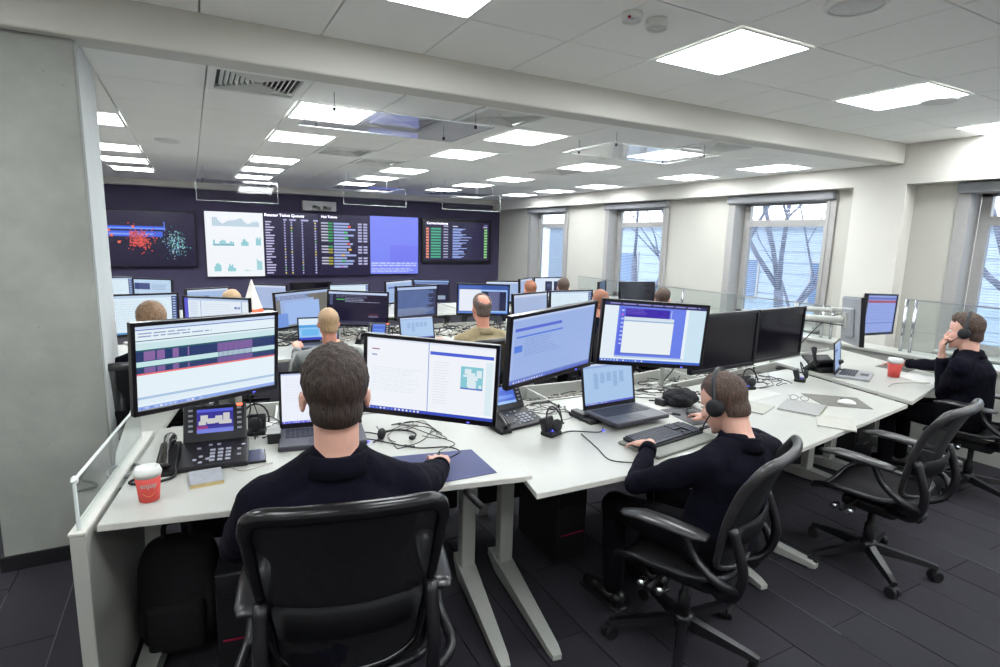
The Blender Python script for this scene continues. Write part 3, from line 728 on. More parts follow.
A = [(-.335, 2.205), (1.222, 1.932), (1.39, 2.93), (-.19, 3.22)]
B = [(1.165, 1.802), (2.672, 1.766), (2.78, 2.86), (1.40, 2.92)]
C = [(2.60, 1.70), (4.19, 1.94), (4.40, 2.98), (2.83, 2.86)]
D = [(4.19, 1.915), (5.27, 2.18), (5.66, 3.30), (4.45, 3.15)]
dA = desk('white desk of the man in the foreground seen from behind', A, .765, [(-.20, 2.62), (1.165, 2.45)], 'white desks of the front row', R(-11))
dB = desk('white desk with the full-size keyboard where the man with the headset sits', B, .75, [(1.365, 2.41), (2.60, 2.35)], 'white desks of the front row', R(-9))
dC = desk('empty white desk in front of the empty chair, with notebooks and a grey mouse mat', C, .722, [(2.82, 2.35), (4.06, 2.5)], 'white desks of the front row', R(9))
dD = desk('right-hand white desk with a red cup, before the man with chin on fist', D, .75, [(4.42, 2.55), (5.35, 2.75)], 'white desks of the front row', R(12))
for o in (dA, dB, dC, dD): del o['group']
# crank handle under desk A, clamps
mesh_obj('crank_handle', tube(NB(), [(.42, -.58, .725), (.42, -.66, .72), (.44, -.69, .70)], .014, 10), M_blackm, dA, True)
# side panel and glass divider left of desk A
t = thing('low_partition', 'tall white end partition with a low glass pane, left of the foreground desk', 'partition', (-.312, 2.66, 0))
a_ = math.atan2(.14, 1.0)
mesh_obj('board', bx((0, 0, .38), (.045, 1.02, .76), RZ(-a_), bev=.003), M_white, t)
mesh_obj('cap', bx((0, 0, .768), (.05, 1.03, .012), RZ(-a_), bev=.003), M_edge, t)
GP = T(-.066, -.49, .775)
bm = slab([(-.004, .0), (.004, 0), (.124, .86), (.116, .86)], -.01, .175); bm.transform(GP); mesh_obj('glass_pane', bm, M_rail, t)
bm = NB(); tube(bm, spline([(0, 0, -.005), (0, 0, .08), (0, 0, .168), (.004, .012, .175), (.06, .43, .175), (.12, .86, .175)], 5), .006, 8, M=GP); mesh_obj('glass_edge_strip', bm, M_gedge, t, True)
mesh_obj('corner_clip', sph(NB(), (0, .01, .17), (.012, .014, .016), GP), M_gedge, t, True)
t = thing('side_shelf', 'narrow pale shelf between the glass divider and the foreground desk', 'shelf', (-.2, 3.0, 0))
mesh_obj('board', slab([(-.125, -.45), (-.085, -.45), (-.02, .05), (.1, .78), (-.155, .78), (-.155, 0)], .725, .75), M_white, t)
for y in (-.1, .7): mesh_obj('support', bx((-.09, y, .36), (.03, .05, .72)), M_wmetal, t)
tag(mesh_obj('coiled_cable', tube(NB(), [(-.300+.058*math.cos(a), 2.70+.075*math.sin(a), .759+.002*math.sin(3*a)) for a in [2*PI*k/32 for k in range(32)]], .007, 8, True), mat('grey_cord', rgb(120, 120, 122), .6), smooth=True),
    'loop of thick grey cable lying on the shelf behind the glass divider', 'cable')

# cable spine behind the front row
def spine(x0, y0, x1, y1, wd, label):
    d = Vector((x1-x0, y1-y0, 0)); L = d.length; a = math.atan2(d.y, d.x)
    t = thing('cable_trough', label, 'cable trough', ((x0+x1)/2, (y0+y1)/2, 0), a)
    mesh_obj('floor_plate', bx((0, 0, .66), (L, wd, .012)), M_wmetal, t)
    for s in (-1, 1): mesh_obj('side_wall', bx((0, s*wd/2, .705), (L, .018, .10), bev=.003), M_white, t)
    for s in (-1, 0, 1):
        mesh_obj('upright', bx((s*L*.45, 0, .33), (.06, wd*.5, .65)), M_wmetal, t)
    for k in range(1, int(L/.5)): mesh_obj('divider_plate', bx((-L/2+k*.5, 0, .70), (.012, wd, .08)), M_wmetal, t)
    for k in range(int(L/.4)):
        s = bx((-L/2+.25+k*.4, (-.05 if k % 2 else .06), .682), (.22, .05, .03), bev=.004); mesh_obj('power_strip', s, M_blackm if k % 3 else M_wmetal, t)
    return t
spine(-.12, 3.42, 1.42, 3.18, .34, 'white cable trough behind the foreground desk')
spine(1.48, 3.10, 2.82, 3.05, .34, 'white cable trough behind the desk with the full-size keyboard')
spine(2.88, 3.06, 4.40, 3.28, .34, 'white cable trough behind the two switched-off monitors')
spine(4.50, 3.38, 5.55, 3.50, .30, 'white cable trough behind the desk with the red cup at right')
def tangle(name, x0, y0, x1, y1, z, n, label, seed, mt, rr=.0035, h=.05):
    rnd = random.Random(seed); bm = NB()
    for i in range(n):
        x, y, a, turn = rnd.uniform(x0, x1), rnd.uniform(y0, y1), rnd.uniform(0, 2*PI), rnd.uniform(-.5, .5); p = []; zz = rnd.random()*h
        for k in range(rnd.randint(7, 13)):
            p.append((x, y, z+rr+max(0, zz))); a += turn+rnd.uniform(-.35, .35); x = min(x1, max(x0, x+.045*math.cos(a))); y = min(y1, max(y0, y+.045*math.sin(a))); zz = max(0, zz*.8+rnd.uniform(-.2, .2)*h)
            if rnd.random() < .12: turn = -turn
        tube(bm, spline(p, 4), rr*rnd.uniform(.7, 1.2), 5)
    o = mesh_obj(name, bm, mt, smooth=True); tag(o, label, 'cables', kind='stuff'); return o
tangle('cable_tangle', -.05, 3.3, 1.35, 3.32, .67, 34, 'black cables heaped in the trough behind the foreground desk', 1, M_cable)
tangle('cable_tangle', 1.5, 2.98, 2.8, 3.16, .67, 46, 'black cables heaped in the trough behind the two lit monitors', 2, M_cable)
tangle('cable_tangle', 2.95, 3.02, 4.35, 3.2, .67, 46, 'black cables heaped in the trough behind the switched-off monitors', 3, M_cable)
tangle('pale_cable_tangle', 1.5, 2.9, 4.3, 3.1, .70, 26, 'pale cables lying over the troughs of the front row', 4, M_cableg)
tangle('cable_tangle', .22, 2.86, .40, 3.18, .765, 12, 'thin black cables by the headset dock left of the foreground laptop', 5, M_cable, .0022, .03)
tangle('cable_tangle', .80, 2.45, 1.06, 2.80, .765, 9, 'thin black cables lying between the foreground laptop and the blue mat', 6, M_cable, .0022, .015)
tangle('cable_tangle', 1.62, 2.52, 1.92, 2.88, .75, 18, 'thin cables between the small desk phone and the laptop dock', 7, M_cable, .0022, .03)
tangle('cable_tangle', 2.55, 2.6, 2.95, 2.86, .75, 16, 'black cables behind the knitted hat', 8, M_cable, .003, .04)
tangle('cable_tangle', 3.35, 2.62, 3.95, 2.92, .725, 22, 'black cables under the switched-off monitors', 9, M_cable, .003, .04)

# ================================================================== MONITORS
def monitor(label, c, yaw, tilt, roll, w, h, kind, seed=1, deskz=.75, pole=None, back=None, arm=None, base=False):
    yaw, tilt, roll = R(yaw), R(tilt), R(roll); c = Vector(c)
    fwd = Vector((-math.sin(yaw), math.cos(yaw), 0))
    pw = c+fwd*(.26 if not base else .09) if pole is None else Vector((pole[0], pole[1], 0))
    pos = Vector((pw.x, pw.y, deskz))
    t = thing('monitor', label, 'monitor', pos, yaw)
    Mi = (T(*pos) @ RZ(yaw)).inverted() @ T(*c) @ RZ(yaw) @ RX(-tilt) @ RY(-roll)
    # outer casing with recessed screen
    bm = NB(); b = .016; bb = .022
    box(bm, (0, .012, h/2-b/2), (w, .030, b), Mi, .002); box(bm, (0, .012, -h/2+bb/2), (w, .030, bb), Mi, .002)
    for s in (-1, 1): box(bm, (s*(w/2-b/2), .012, 0), (b, .030, h), Mi, .002)
    mesh_obj('bezel', bm, M_bezel, t)
    bm = bx((0, .022, 0), (w-.01, .026, h-.01), Mi, .004); box(bm, (0, .045, -.01), (w*.55, .03, h*.6), Mi, .01)
    mesh_obj('back_cover', bm, back or M_bezel, t)
    ms = Mi @ T(0, .0045, (bb-b)/2)
    sw, sh = w-2*b+.002, h-b-bb+.002
    if kind == 'off': mesh_obj('screen', bx((0, .003, 0), (sw, .006, sh), ms), M_off, t)
    else:
        screen_mesh(sw, sh, content(kind, seed), ms, 'screen', t)
        mesh_obj('power_light', bx((w*.3, -.0045, -h/2+.009), (.012, .002, .003), Mi), M_blueled, t)
    back_pt = Mi @ Vector((0, .07, 0)); AM = arm or M_wmetal
    if base:
        mesh_obj('stand_neck', tube(NB(), [(0, 0, .01), (0, 0, back_pt.z*.7), tuple(back_pt)], [.022, .022, .03], 10, flat=1), M_blackm, t, True)
        mesh_obj('stand_base', lathe(NB(), [(.11, 0), (.115, .006), (.10, .014), (.02, .02)], n=28), M_blackm, t, True)
    else:
        mesh_obj('pole', cyl(NB(), (0, 0, back_pt.z*.5+.0), .018, back_pt.z, n=14), AM, t, True)
        mesh_obj('clamp', bx((0, 0, .012), (.09, .09, .024), bev=.004), AM, t)
        mid = Vector((back_pt.x*.5+.10, back_pt.y*.5+.03, back_pt.z-.03))
        mesh_obj('arm_link', tube(NB(), [(0, 0, back_pt.z-.05), tuple(mid)], [.026, .022], 10), AM, t, True)
        mesh_obj('arm_link', tube(NB(), [tuple(mid+Vector((0, 0, .01))), tuple(back_pt)], [.022, .024], 10), AM, t, True)
        mesh_obj('joint', cyl(NB(), tuple(mid), .028, .06, n=14), AM, t, True)
        mesh_obj('vesa_plate', bx((0, .064, 0), (.11, .012, .11), Mi, .003), AM, t)
        mesh_obj('cable', tube(NB(), spline([(0, 0, .05), (.05, -.03, .12), tuple(mid+Vector((0, 0, -.05))), tuple(back_pt+Vector((.02, .0, -.04)))], 6), .0045, 6), M_cable, t, True)
    return t
monitor('large lit monitor with dark blue timeline bands, left of the foreground man', (.051, 2.591, 1.228), 26.7, -2.6, -1.1, .61, .362, 'timeline', 1, .67, (.18, 3.32))
monitor('large lit monitor with a white page and small teal map, right of the foreground man', (.880, 2.258, 1.141), -38.7, -.4, -2, .61, .362, 'browser', 2, .67, (1.15, 3.18))
monitor('large lit monitor with a plain blue page, left of the spreadsheet laptop', (1.543, 2.283, 1.253), 13.9, -7.5, 3.8, .61, .362, 'bluepage', 3, .67, (1.72, 3.06))
monitor('large lit monitor with a white window over blue and purple, above the spreadsheet laptop', (2.198, 2.293, 1.258), -21.4, -.3, -3.1, .61, .362, 'console', 4, .67, (2.45, 3.05))
monitor('switched-off black monitor, left one of the pair above the desk with notebooks', (2.874, 2.367, 1.164), 3.5, -1.1, .5, .61, .362, 'off', 5, .67, (3.05, 3.06))
monitor('switched-off black monitor, right one of the pair above the desk with notebooks', (3.565, 2.488, 1.154), 7.5, -1.6, -.2, .61, .362, 'off', 6, .67, (3.75, 3.16))
monitor('monitor seen almost edge-on from its silver back, on a white arm above the red cup', (4.20, 2.36, 1.235), 42, 3, -4, .54, .34, 'pale', 7, .67, (3.95, 3.10), M_mback)
monitor('lit monitor with a blue page and red bar, before the man with chin on fist', (4.956, 2.587, 1.218), 5.9, .1, -2.7, .56, .34, 'redbar', 8, .67, (5.05, 3.4), M_mback)
# second row
monitor('lit monitor with a white document, behind the brown-haired head at left', (-.392, 5.60, 1.04), 28, 2, -2, .60, .355, 'document', 9)
monitor('lit monitor with a mail page, second row, just above the timeline monitor', (.154, 5.291, 1.03), -34, 0, 0, .60, .355, 'mail', 10)
monitor('monitor with overlapping grey and blue windows, left of the black terminal monitor', (.927, 5.70, 1.035), 22, 2, 2, .60, .355, 'desktop_windows', 11)
monitor('monitor with a black terminal page, before the short-haired man in grey', (1.423, 5.598, 1.025), -22.5, 2, -1.5, .60, .355, 'terminal', 12)
monitor('monitor with fine blue grey log lines, right of the black terminal monitor', (2.088, 5.708, 1.059), 22.7, -.6, -1, .60, .355, 'log', 13)
monitor('lit monitor with a blue desktop and dark window, before the man in the olive shirt', (2.856, 5.683, 1.066), -20.8, 1.7, -.8, .60, .355, 'split', 14)
monitor('pale blue grey monitor just right of the man in the olive shirt', (3.081, 5.016, 1.04), 18.5, 2, .3, .56, .33, 'pale', 15)
monitor('pale monitor with a green heading, in front of a half-hidden reddish head', (3.70, 5.164, 1.038), -3, 2, 0, .56, .33, 'document', 16)
monitor('dark grey monitor turned left, in the pair near the second window', (5.0, 6.25, 1.04), 42, 2, 0, .56, .34, 'off', 17)
monitor('switched-off black monitor facing us, near the second window', (5.26, 5.843, 1.053), -7.3, 2.4, 0, .56, .34, 'off', 18)
# third row
b3 = dict(w=.54, h=.32)
monitor('small pale lit monitor right beside the pillar, farthest row', (-.898, 8.013, 1.03), 5, 2, 0, kind='document', seed=19, **b3)
monitor('monitor with dark blue and green boxes, farthest row at left', (-.46, 7.971, 1.009), -32, 2, 0, kind='tiles', seed=20, **b3)
monitor('tilted pale blue monitor below the white wall chart, farthest row', (.141, 7.10, .963), 35, 2, -1, kind='paleline', seed=21, **b3)
monitor('pale grey monitor right of the white cone', (.80, 7.55, .955), -42, 2, 1, kind='pale', seed=22, **b3)
monitor('dark monitor top peeping out between two second-row monitors', (1.30, 7.4, .99), 10, 2, 0, kind='off', seed=23, **b3)
monitor('white lit monitor peeping out above the black terminal monitor', (1.746, 7.25, .975), 8, 2, 0, kind='document', seed=24, **b3)
monitor('pale blue monitor behind the log-line monitor, under the blue wall panel', (2.525, 7.62, .98), 28, 2, 1, kind='paleline', seed=25, **b3)
monitor('monitor with a dark page and pale header, under the right wall television', (2.976, 7.561, .989), -7, 2, -1, kind='darkmap', seed=26, **b3)
monitor('pale lit monitor in front of a head top, farthest row', (3.903, 7.153, .989), -4.4, 2, -.8, kind='paleline', seed=27, **b3)
monitor('grey monitor turned sideways, left of the one with two dark squares', (4.35, 7.225, 1.02), 38.5, 2, 0, kind='pale', seed=28, **b3)
monitor('lit monitor with two dark squares, farthest row by the first window', (4.86, 7.393, 1.014), -3.2, 2, 0, kind='twin', seed=29, **b3)

# desks of the rows behind
def rdesk(x0, x1, y0, y1, label, dy=0):
    return desk(label, [(x0, y0), (x1, y0+dy), (x1, y1+dy), (x0, y1)], .75, [(x0+.12, y0+.45), (x1-.12, y0+.45+dy)])
rdesk(-1.55, .02, 4.95, 5.85, 'second-row desk behind the timeline monitor, beside the pillar')
rdesk(.05, 1.62, 4.75, 5.75, 'second-row desk of the short-haired man in grey')
rdesk(1.65, 3.22, 4.75, 5.75, 'second-row desk of the man in the olive shirt')
rdesk(3.25, 4.85, 5.0, 5.70, 'second-row desk under the two pale monitors at right')
rdesk(4.88, 5.65, 5.20, 6.20, 'short desk under the pair of dark monitors near the second window')
rdesk(-1.60, .0, 7.0, 8.2, 'farthest desk at left, under the television')
rdesk(.03, 1.62, 6.7, 7.9, 'farthest desk carrying the white cone')
rdesk(1.65, 3.25, 6.9, 8.1, 'farthest desk under the blue wall panel')
rdesk(3.28, 5.15, 6.9, 8.0, 'farthest desk beside the first window')
spine(.1, 5.92, 3.2, 5.92, .3, 'white cable trough behind the second row, left part')
spine(3.3, 5.86, 4.8, 5.86, .28, 'white cable trough behind the second row, right part')
tangle('cable_tangle', .15, 5.3, 1.6, 5.7, .75, 40, 'cables heaped under the monitors of the man in grey', 31, M_cable, .006, .10)
tangle('cable_tangle', 1.7, 5.3, 3.2, 5.7, .75, 40, 'cables heaped under the monitors of the man in the olive shirt', 32, M_cable, .006, .10)
tangle('pale_cable_tangle', .1, 5.2, 3.2, 5.6, .75, 36, 'pale cables and arms clutter along the second row', 33, M_cableg, .007, .10)
tangle('cable_tangle', 3.3, 5.2, 4.8, 5.6, .75, 30, 'cables under the pale monitors at the right of the second row', 34, M_cable, .006, .08)
t = thing('white_cone', 'tall white cone with an orange foot standing below the white wall chart', 'cone', (.60, 7.30, .75))
mesh_obj('cone_body', lathe(NB(), [(.115, .10), (.10, .14), (.008, .44), (.002, .445)], n=4), mat('white_board', rgb(222, 216, 208), .7, nscale=8), t)
mesh_obj('foot', lathe(NB(), [(.13, 0), (.13, .02), (.115, .10), (.01, .10)], n=4), mat('orange_foot', rgb(236, 110, 70), .6, nscale=8), t)

# ================================================================== CHAIRS
M_frame = mat('graphite_frame', rgb(18, 17, 22), .35, nscale=60, namt=.1)
M_pad = mat('arm_pad_vinyl', rgb(50, 49, 50), .28, nscale=60, namt=.06)
def mesh_weave():
    m = mat('chair_mesh_weave', rgb(12, 11, 16), .7)
    t = m.node_tree; b = t.nodes['Principled BSDF']; co = t.nodes.new('ShaderNodeTexCoord'); wv = t.nodes.new('ShaderNodeTexWave'); wv.inputs['Scale'].default_value = 90
    wv.bands_direction = 'Z'; mm = t.nodes.new('ShaderNodeMapRange'); mm.inputs[3].default_value = .72; mm.inputs[4].default_value = 1.0
    t.links.new(co.outputs['Object'], wv.inputs['Vector']); t.links.new(wv.outputs['Fac'], mm.inputs[0]); t.links.new(mm.outputs[0], b.inputs['Alpha'])
    return m
M_weave = mesh_weave()
M_seatweave = mat('seat_mesh_weave', rgb(38, 35, 38), .7, nscale=200, namt=.2)
def chair(label, x, y, yaw, sh=.47, bh=.60, spin=0, group=None, pad=None, knob=True):
    t = thing('office_chair', label, 'chair', (x, y, 0), R(yaw), group)
    # base
    mesh_obj('hub', lathe(NB(), [(.045, .085), (.05, .10), (.045, .14), (.03, .15)], n=20), M_frame, t, True)
    for k in range(5):
        a = spin+2*PI*k/5; d = Vector((math.cos(a), math.sin(a), 0)); n_ = Vector((-d.y, d.x, 0))
        bm = NB(); rings = []
        for rr, hw, z0, z1 in ((.035, .026, .085, .135), (.15, .024, .082, .118), (.27, .020, .074, .100), (.325, .017, .068, .088)):
            rings.append([bm.verts.new(d*rr+n_*s*hw+Vector((0, 0, z))) for s, z in ((-1, z0), (1, z0), (.7, z1), (-.7, z1))])
        for p, q_ in zip(rings, rings[1:]):
            for i in range(4): bm.faces.new((p[i], p[(i+1) % 4], q_[(i+1) % 4], q_[i]))
        bm.faces.new(rings[0][::-1]); bm.faces.new(rings[-1])
        lg = mesh_obj('leg', bm, M_frame, t)
        cb = NB(); M = T(*(d*.318)) @ RZ(a+.6)
        for s in (-1, 1): cyl(cb, (0, 0, 0), .029, .020, M @ T(0, s*.016, .0295) @ RX(PI/2), 16)
        box(cb, (0, 0, .045), (.035, .048, .03), M, .006); cyl(cb, (0, 0, .065), .008, .02, M, 8)
        mesh_obj('caster', cb, M_blackm, lg)
    mesh_obj('gas_column', lathe(NB(), [(.027, .14), (.027, .24), (.018, .245), (.018, sh-.12)], n=18), M_blackm, t, True)
    bm = bx((0, .0, sh-.10), (.17, .27, .06), bev=.02, seg=2); box(bm, (0, -.16, sh-.085), (.10, .16, .05), bev=.012)
    mesh_obj('tilt_mechanism', bm, M_blackm, t)
    for yy in (.02, .10): mesh_obj('tension_knob', cyl(NB(), (0, 0, 0), .016, .05, T(-.235, yy, sh-.085) @ RY(PI/2), 14), M_chrome if knob else M_frame, t, True)
    cyl_ = cyl(NB(), (0, 0, 0), .012, .30, T(-.11, .06, sh-.085) @ RY(PI/2), 10); mesh_obj('adjuster_shaft', cyl_, M_blackm, t, True)
    # seat
    def sp(u, v):  # u,v in -1..1
        wx = .255-.02*(v < 0)*abs(v); x_ = u*wx*(1-.12*max(0, abs(v)-.6)/.4)
        y_ = v*.225+.02; z = sh+.025*u*u-.02*(1-u*u)-(.045*((v-.45)/.55)**2 if v > .45 else 0)+(.02*((-v-.5)/.5)**2 if v < -.5 else 0)
        return (x_, y_, z)
    bm = NB(); N = 12
    g_ = [[bm.verts.new(sp(-1+2*i/N, -1+2*j/N)) for i in range(N+1)] for j in range(N+1)]
    for j in range(N):
        for i in range(N): bm.faces.new((g_[j][i], g_[j][i+1], g_[j+1][i+1], g_[j+1][i]))
    bmesh.ops.solidify(bm, geom=bm.faces[:], thickness=.008)
    mesh_obj('seat', bm, M_seatweave, t, True)
    rim = [sp(1, v) for v in (-.9, -.5, 0, .5, .85)]+[sp(u, 1) for u in (.8, .3, -.3, -.8)]+[sp(-1, v) for v in (.85, .5, 0, -.5, -.9)]+[sp(u, -1) for u in (-.8, -.3, .3, .8)]
    mesh_obj('seat_frame', tube(NB(), spline(rim, 4, True), .014, 8, True), M_frame, t, True)
    # back (reclined, concave, wider at the top)
    rec = R(19)
    def bp(u, v):  # v 0 bottom..1 top
        hw = .180+.062*math.sin(min(1, v*1.25)*PI/2)
        x_ = u*hw; cv = .055*u*u; yb = -.235-.03*math.sin(v*PI)*-1
        s = .05+v*(bh-.05)
        y_ = -.215-s*math.sin(rec)*.85+cv+.028*math.sin(v*PI); z = sh+s*math.cos(rec*.4)-.02*(u*u)*(v > .8)*1.0
        return (x_, y_, z)
    bm = NB(); N = 14
    g_ = [[bm.verts.new(bp(-1+2*i/N, j/N)) for i in range(N+1)] for j in range(N+1)]
    for j in range(N):
        for i in range(N): bm.faces.new((g_[j][i], g_[j][i+1], g_[j+1][i+1], g_[j+1][i]))
    mesh_obj('backrest', bm, M_weave, t, True)
    rim = [bp(u, 0) for u in (-.6, 0, .6)]+[bp(1, v) for v in (.06, .25, .5, .75, .93)]+[bp(u, 1) for u in (.88, .5, 0, -.5, -.88)]+[bp(-1, v) for v in (.93, .75, .5, .25, .06)]
    sp_ = spline(rim, 5, True); rr = [.013+.013*max(0, (p.z-sh-.1)/bh) for p in sp_]
    mesh_obj('back_frame', tube(NB(), sp_, rr, 10, True, flat=.75), pad or M_pad, t, True)
    bm = NB(); rows = []
    for v, off in ((.22, .012), (.25, .03), (.40, .03), (.43, .012)):
        rows.append([bm.verts.new(Vector(bp(-.88+1.76*i/12, v))+Vector((0, -off, 0))) for i in range(13)])
    for a, b in zip(rows, rows[1:]):
        for i in range(12): bm.faces.new((a[i], a[i+1], b[i+1], b[i]))
    bmesh.ops.solidify(bm, geom=bm.faces[:], thickness=.01)
    mesh_obj('lumbar_pad', bm, M_blackm, t, True)
    for s in (-1, 1):
        mesh_obj('back_support', tube(NB(), spline([(s*.10, -.10, sh-.06), (s*.20, -.24, sh-.03), (s*.225, -.285, sh+.10), tuple(Vector(bp(s*.98, .45))+Vector((0, -.02, 0)))], 5), [.02]*16, 8), M_frame, t, True)
        # arm: yoke from the back support, pad on top
        zt = sh+.225
        ar = mesh_obj('armrest', NBpad(s, zt), M_pad, t, True)
        mesh_obj('arm_post', tube(NB(), spline([(s*.225, -.27, sh+.03), (s*.29, -.22, sh+.07), (s*.27, -.12, zt-.10), (s*.267, -.07, zt-.015)], 5), .017, 8), M_frame, ar, True)
    return t
def NBpad(s, zt):
    bm = NB(); pts = [(-.19, .008, .030), (-.15, .016, .042), (-.02, .019, .048), (.08, .018, .046), (.14, .013, .036), (.165, .006, .02)]; rings = []
    for y, hh, hw in pts:
        z0 = zt+(.0 if y > -.1 else -.006)-(.012 if y > .12 else 0)
        rings.append([bm.verts.new((s*.268+math.cos(a)*hw*(1 if abs(math.cos(a)) < .9 else 1), y+.03, z0+math.sin(a)*hh)) for a in [2*PI*k/12 for k in range(12)]])
    for a, b in zip(rings, rings[1:]):
        for k in range(12): bm.faces.new((a[k], a[(k+1) % 12], b[(k+1) % 12], b[k]))
    bm.faces.new(rings[0][::-1]); bm.faces.new(rings[-1])
    return bm
chair('dark mesh office chair in the foreground, seen from behind', .375, 1.655, -12, .50, .61, .3, pad=mat('black_back_rim', rgb(16, 15, 18), .25, nscale=60, namt=.1))
chair('mesh office chair of the man with the headset at the full-size keyboard', 1.83, 1.60, 22, .45, .54, .95)
chair('empty mesh office chair in front of the desk with notebooks', 3.25, 1.60, 8, .46, .55, .12)
chair('mesh office chair of the man with his hand at his chin at the right edge', 4.93, 1.83, 8, .47, .58, .5)

# ================================================================== PEOPLE
M_skin = mat('skin', rgb(214, 164, 146), .5, nscale=14, namt=.07, bump=.08, bscale=160)
M_skin2 = mat('skin_ruddy', rgb(206, 142, 120), .5, nscale=14, namt=.09, bump=.08, bscale=160)
M_navy = mat('navy_knit', rgb(9, 8, 22), .95, spec=.15, nscale=9, namt=.25, bump=.25, bscale=70)
M_trouser = mat('dark_trousers', rgb(9, 8, 14), .95, spec=.15, nscale=30, namt=.2)
M_shoe = mat('black_shoe', rgb(18, 16, 20), .4, nscale=30, namt=.2)
def hairmat(name, dark, light):
    m = mat(name, dark, .62); t, b = tex_nodes(m)
    co = t.nodes.new('ShaderNodeTexCoord'); mp = t.nodes.new('ShaderNodeMapping'); mp.inputs['Scale'].default_value = (90, 90, 14)
    n = t.nodes.new('ShaderNodeTexNoise'); n.inputs['Scale'].default_value = 2.2; n.inputs['Detail'].default_value = 5
    r = t.nodes.new('ShaderNodeValToRGB'); r.color_ramp.elements[0].position = .3; r.color_ramp.elements[1].position = .72
    r.color_ramp.elements[0].color = (*dark, 1); r.color_ramp.elements[1].color = (*light, 1)
    bp = t.nodes.new('ShaderNodeBump'); bp.inputs['Strength'].default_value = .8; bp.inputs['Distance'].default_value = .006
    t.links.new(co.outputs['Object'], mp.inputs[0]); t.links.new(mp.outputs[0], n.inputs['Vector']); t.links.new(n.outputs['Fac'], r.inputs[0])
    t.links.new(r.outputs[0], b.inputs['Base Color']); t.links.new(n.outputs['Fac'], bp.inputs['Height']); t.links.new(bp.outputs[0], b.inputs['Normal'])
    return m
H_brown = hairmat('dark_brown_hair', rgb(20, 14, 15), rgb(66, 46, 36)); H_mid = hairmat('brown_hair', rgb(38, 26, 24), rgb(92, 68, 54))
H_blond = hairmat('sandy_hair', rgb(150, 118, 88), rgb(200, 168, 130)); H_red = hairmat('reddish_hair', rgb(110, 66, 48), rgb(170, 110, 80))
SKULL = [((0, -.008, .030), (.074, .094, .086)), ((0, .030, -.035), (.062, .060, .084)), ((0, -.035, -.040), (.060, .058, .062)), ((0, .045, -.085), (.042, .040, .032))]
def skull_r(d):
    best = 0
    for c, rd in SKULL[:3]:
        c = Vector(c); a = sum((d[i]/rd[i])**2 for i in range(3)); b = -2*sum(d[i]*c[i]/rd[i]**2 for i in range(3)); cc = sum((c[i]/rd[i])**2 for i in range(3))-1
        disc_ = b*b-4*a*cc
        if disc_ > 0: best += max(0, (-b+math.sqrt(disc_))/(2*a))**14
    return best**(1/14)
def hair(parent, M, m, thick=.012, style='short', seed=0, sc=1):
    bm = NB(); bmesh.ops.create_icosphere(bm, subdivisions=6 if sc else 4, radius=1)
    for v in bm.verts:
        d = v.co.normalized(); rr = skull_r(d); p = d*rr
        # hairline: front high, round the ears, down to the nape
        if p.y > .045: line = .072+.02*abs(p.x)/.07*-1
        elif p.y > .0: line = .072-(.045-p.y)/.045*.055
        elif p.y > -.03: line = .012-(-p.y)/.03*.045
        else: line = -.068-(abs(p.y)-.03)*.30
        k = max(0, min(1, (p.z-line)/.016))
        if style == 'bald' and (d-Vector((0, -.62, .78)).normalized()).length < .55: k = 0
        kk = max(0, min(1, (p.z-line)/.07)); kk = kk*kk*(3-2*kk)
        th = thick*(1 if style == 'buzz' else (.55+.9*max(0, d.z)))
        if style == 'buzz': th = thick*.5
        th *= .18+.82*kk
        nn = noise.noise(Vector((d.x*9+seed, d.y*9, d.z*5)))*.35+noise.noise(Vector((d.x*28+seed, d.y*28, d.z*9)))*.25
        v.co = d*(rr*(.93)*(1-k)+k*(rr+.002+th*(1+nn)))
        if style == 'quiff' and p.y > .03 and p.z > .06: v.co += Vector((0, .010, .012))*k
    bm.transform(M)
    return mesh_obj('hair', bm, m, parent, True)
def ik(a, b, l1, l2, pole):
    a, b, pole = Vector(a), Vector(b), Vector(pole); d = b-a; L = d.length
    if L > (l1+l2)*.999: b = a+d.normalized()*(l1+l2)*.999; d = b-a; L = d.length
    x = (l1*l1-l2*l2+L*L)/(2*L); h = math.sqrt(max(0, l1*l1-x*x)); dn = d.normalized(); pp = (pole-dn*pole.dot(dn)).normalized()
    return a+dn*x+pp*h, b
def caps(bm, pts, rad, sub=2, n=12):
    pts = [Vector(p) for p in pts]
    tube(bm, pts, rad, n)
    for p, r in zip(pts, rad): sph(bm, p, r, sub=sub)
def hand_bm(bm, M, side, curl=.5, spread=1.0, fist=False):
    """M: wrist frame, +Y to the fingers, +Z back of the hand, side=+1 right hand (thumb at -X)"""
    sph(bm, (0, .012, 0), (.027, .030, .019), M, 2)
    sph(bm, (-side*.012, .050, -.001), (.026, .046, .0145), M, 2); sph(bm, (side*.014, .052, -.001), (.026, .044, .0140), M, 2)
    c = 1.35 if fist else curl
    for i, (x, L, r) in enumerate(((-.030, .070, .0088), (-.010, .079, .0090), (.010, .074, .0086), (.029, .058, .0078))):
        p = Vector((side*x, .086-.006*abs(i-1), .001)); a = 0; pts = [p-Vector((0, .022, 0))]; rad = [r*1.12]
        pts.append(p); rad.append(r*1.05); fa = side*x*4*spread
        for k, f in enumerate((.45, .32, .25)):
            a += c*(.55 if k == 0 else .62)
            p = p+Vector((math.sin(fa)*math.cos(a), math.cos(fa)*math.cos(a), -math.sin(a)))*L*f; pts.append(p); rad.append(r*(1-.09*(k+1)))
        pts = [M @ q for q in pts]; caps(bm, pts, rad, 1, 8)
    th = [(-side*.020, .018, -.006), (-side*.040, .045, -.014), (-side*.046, .072, -.020), (-side*.038 if not fist else -side*.01, .094, -.026)]
    caps(bm, [M @ Vector(q) for q in th], [.0145, .0115, .0100, .0085], 1, 8)
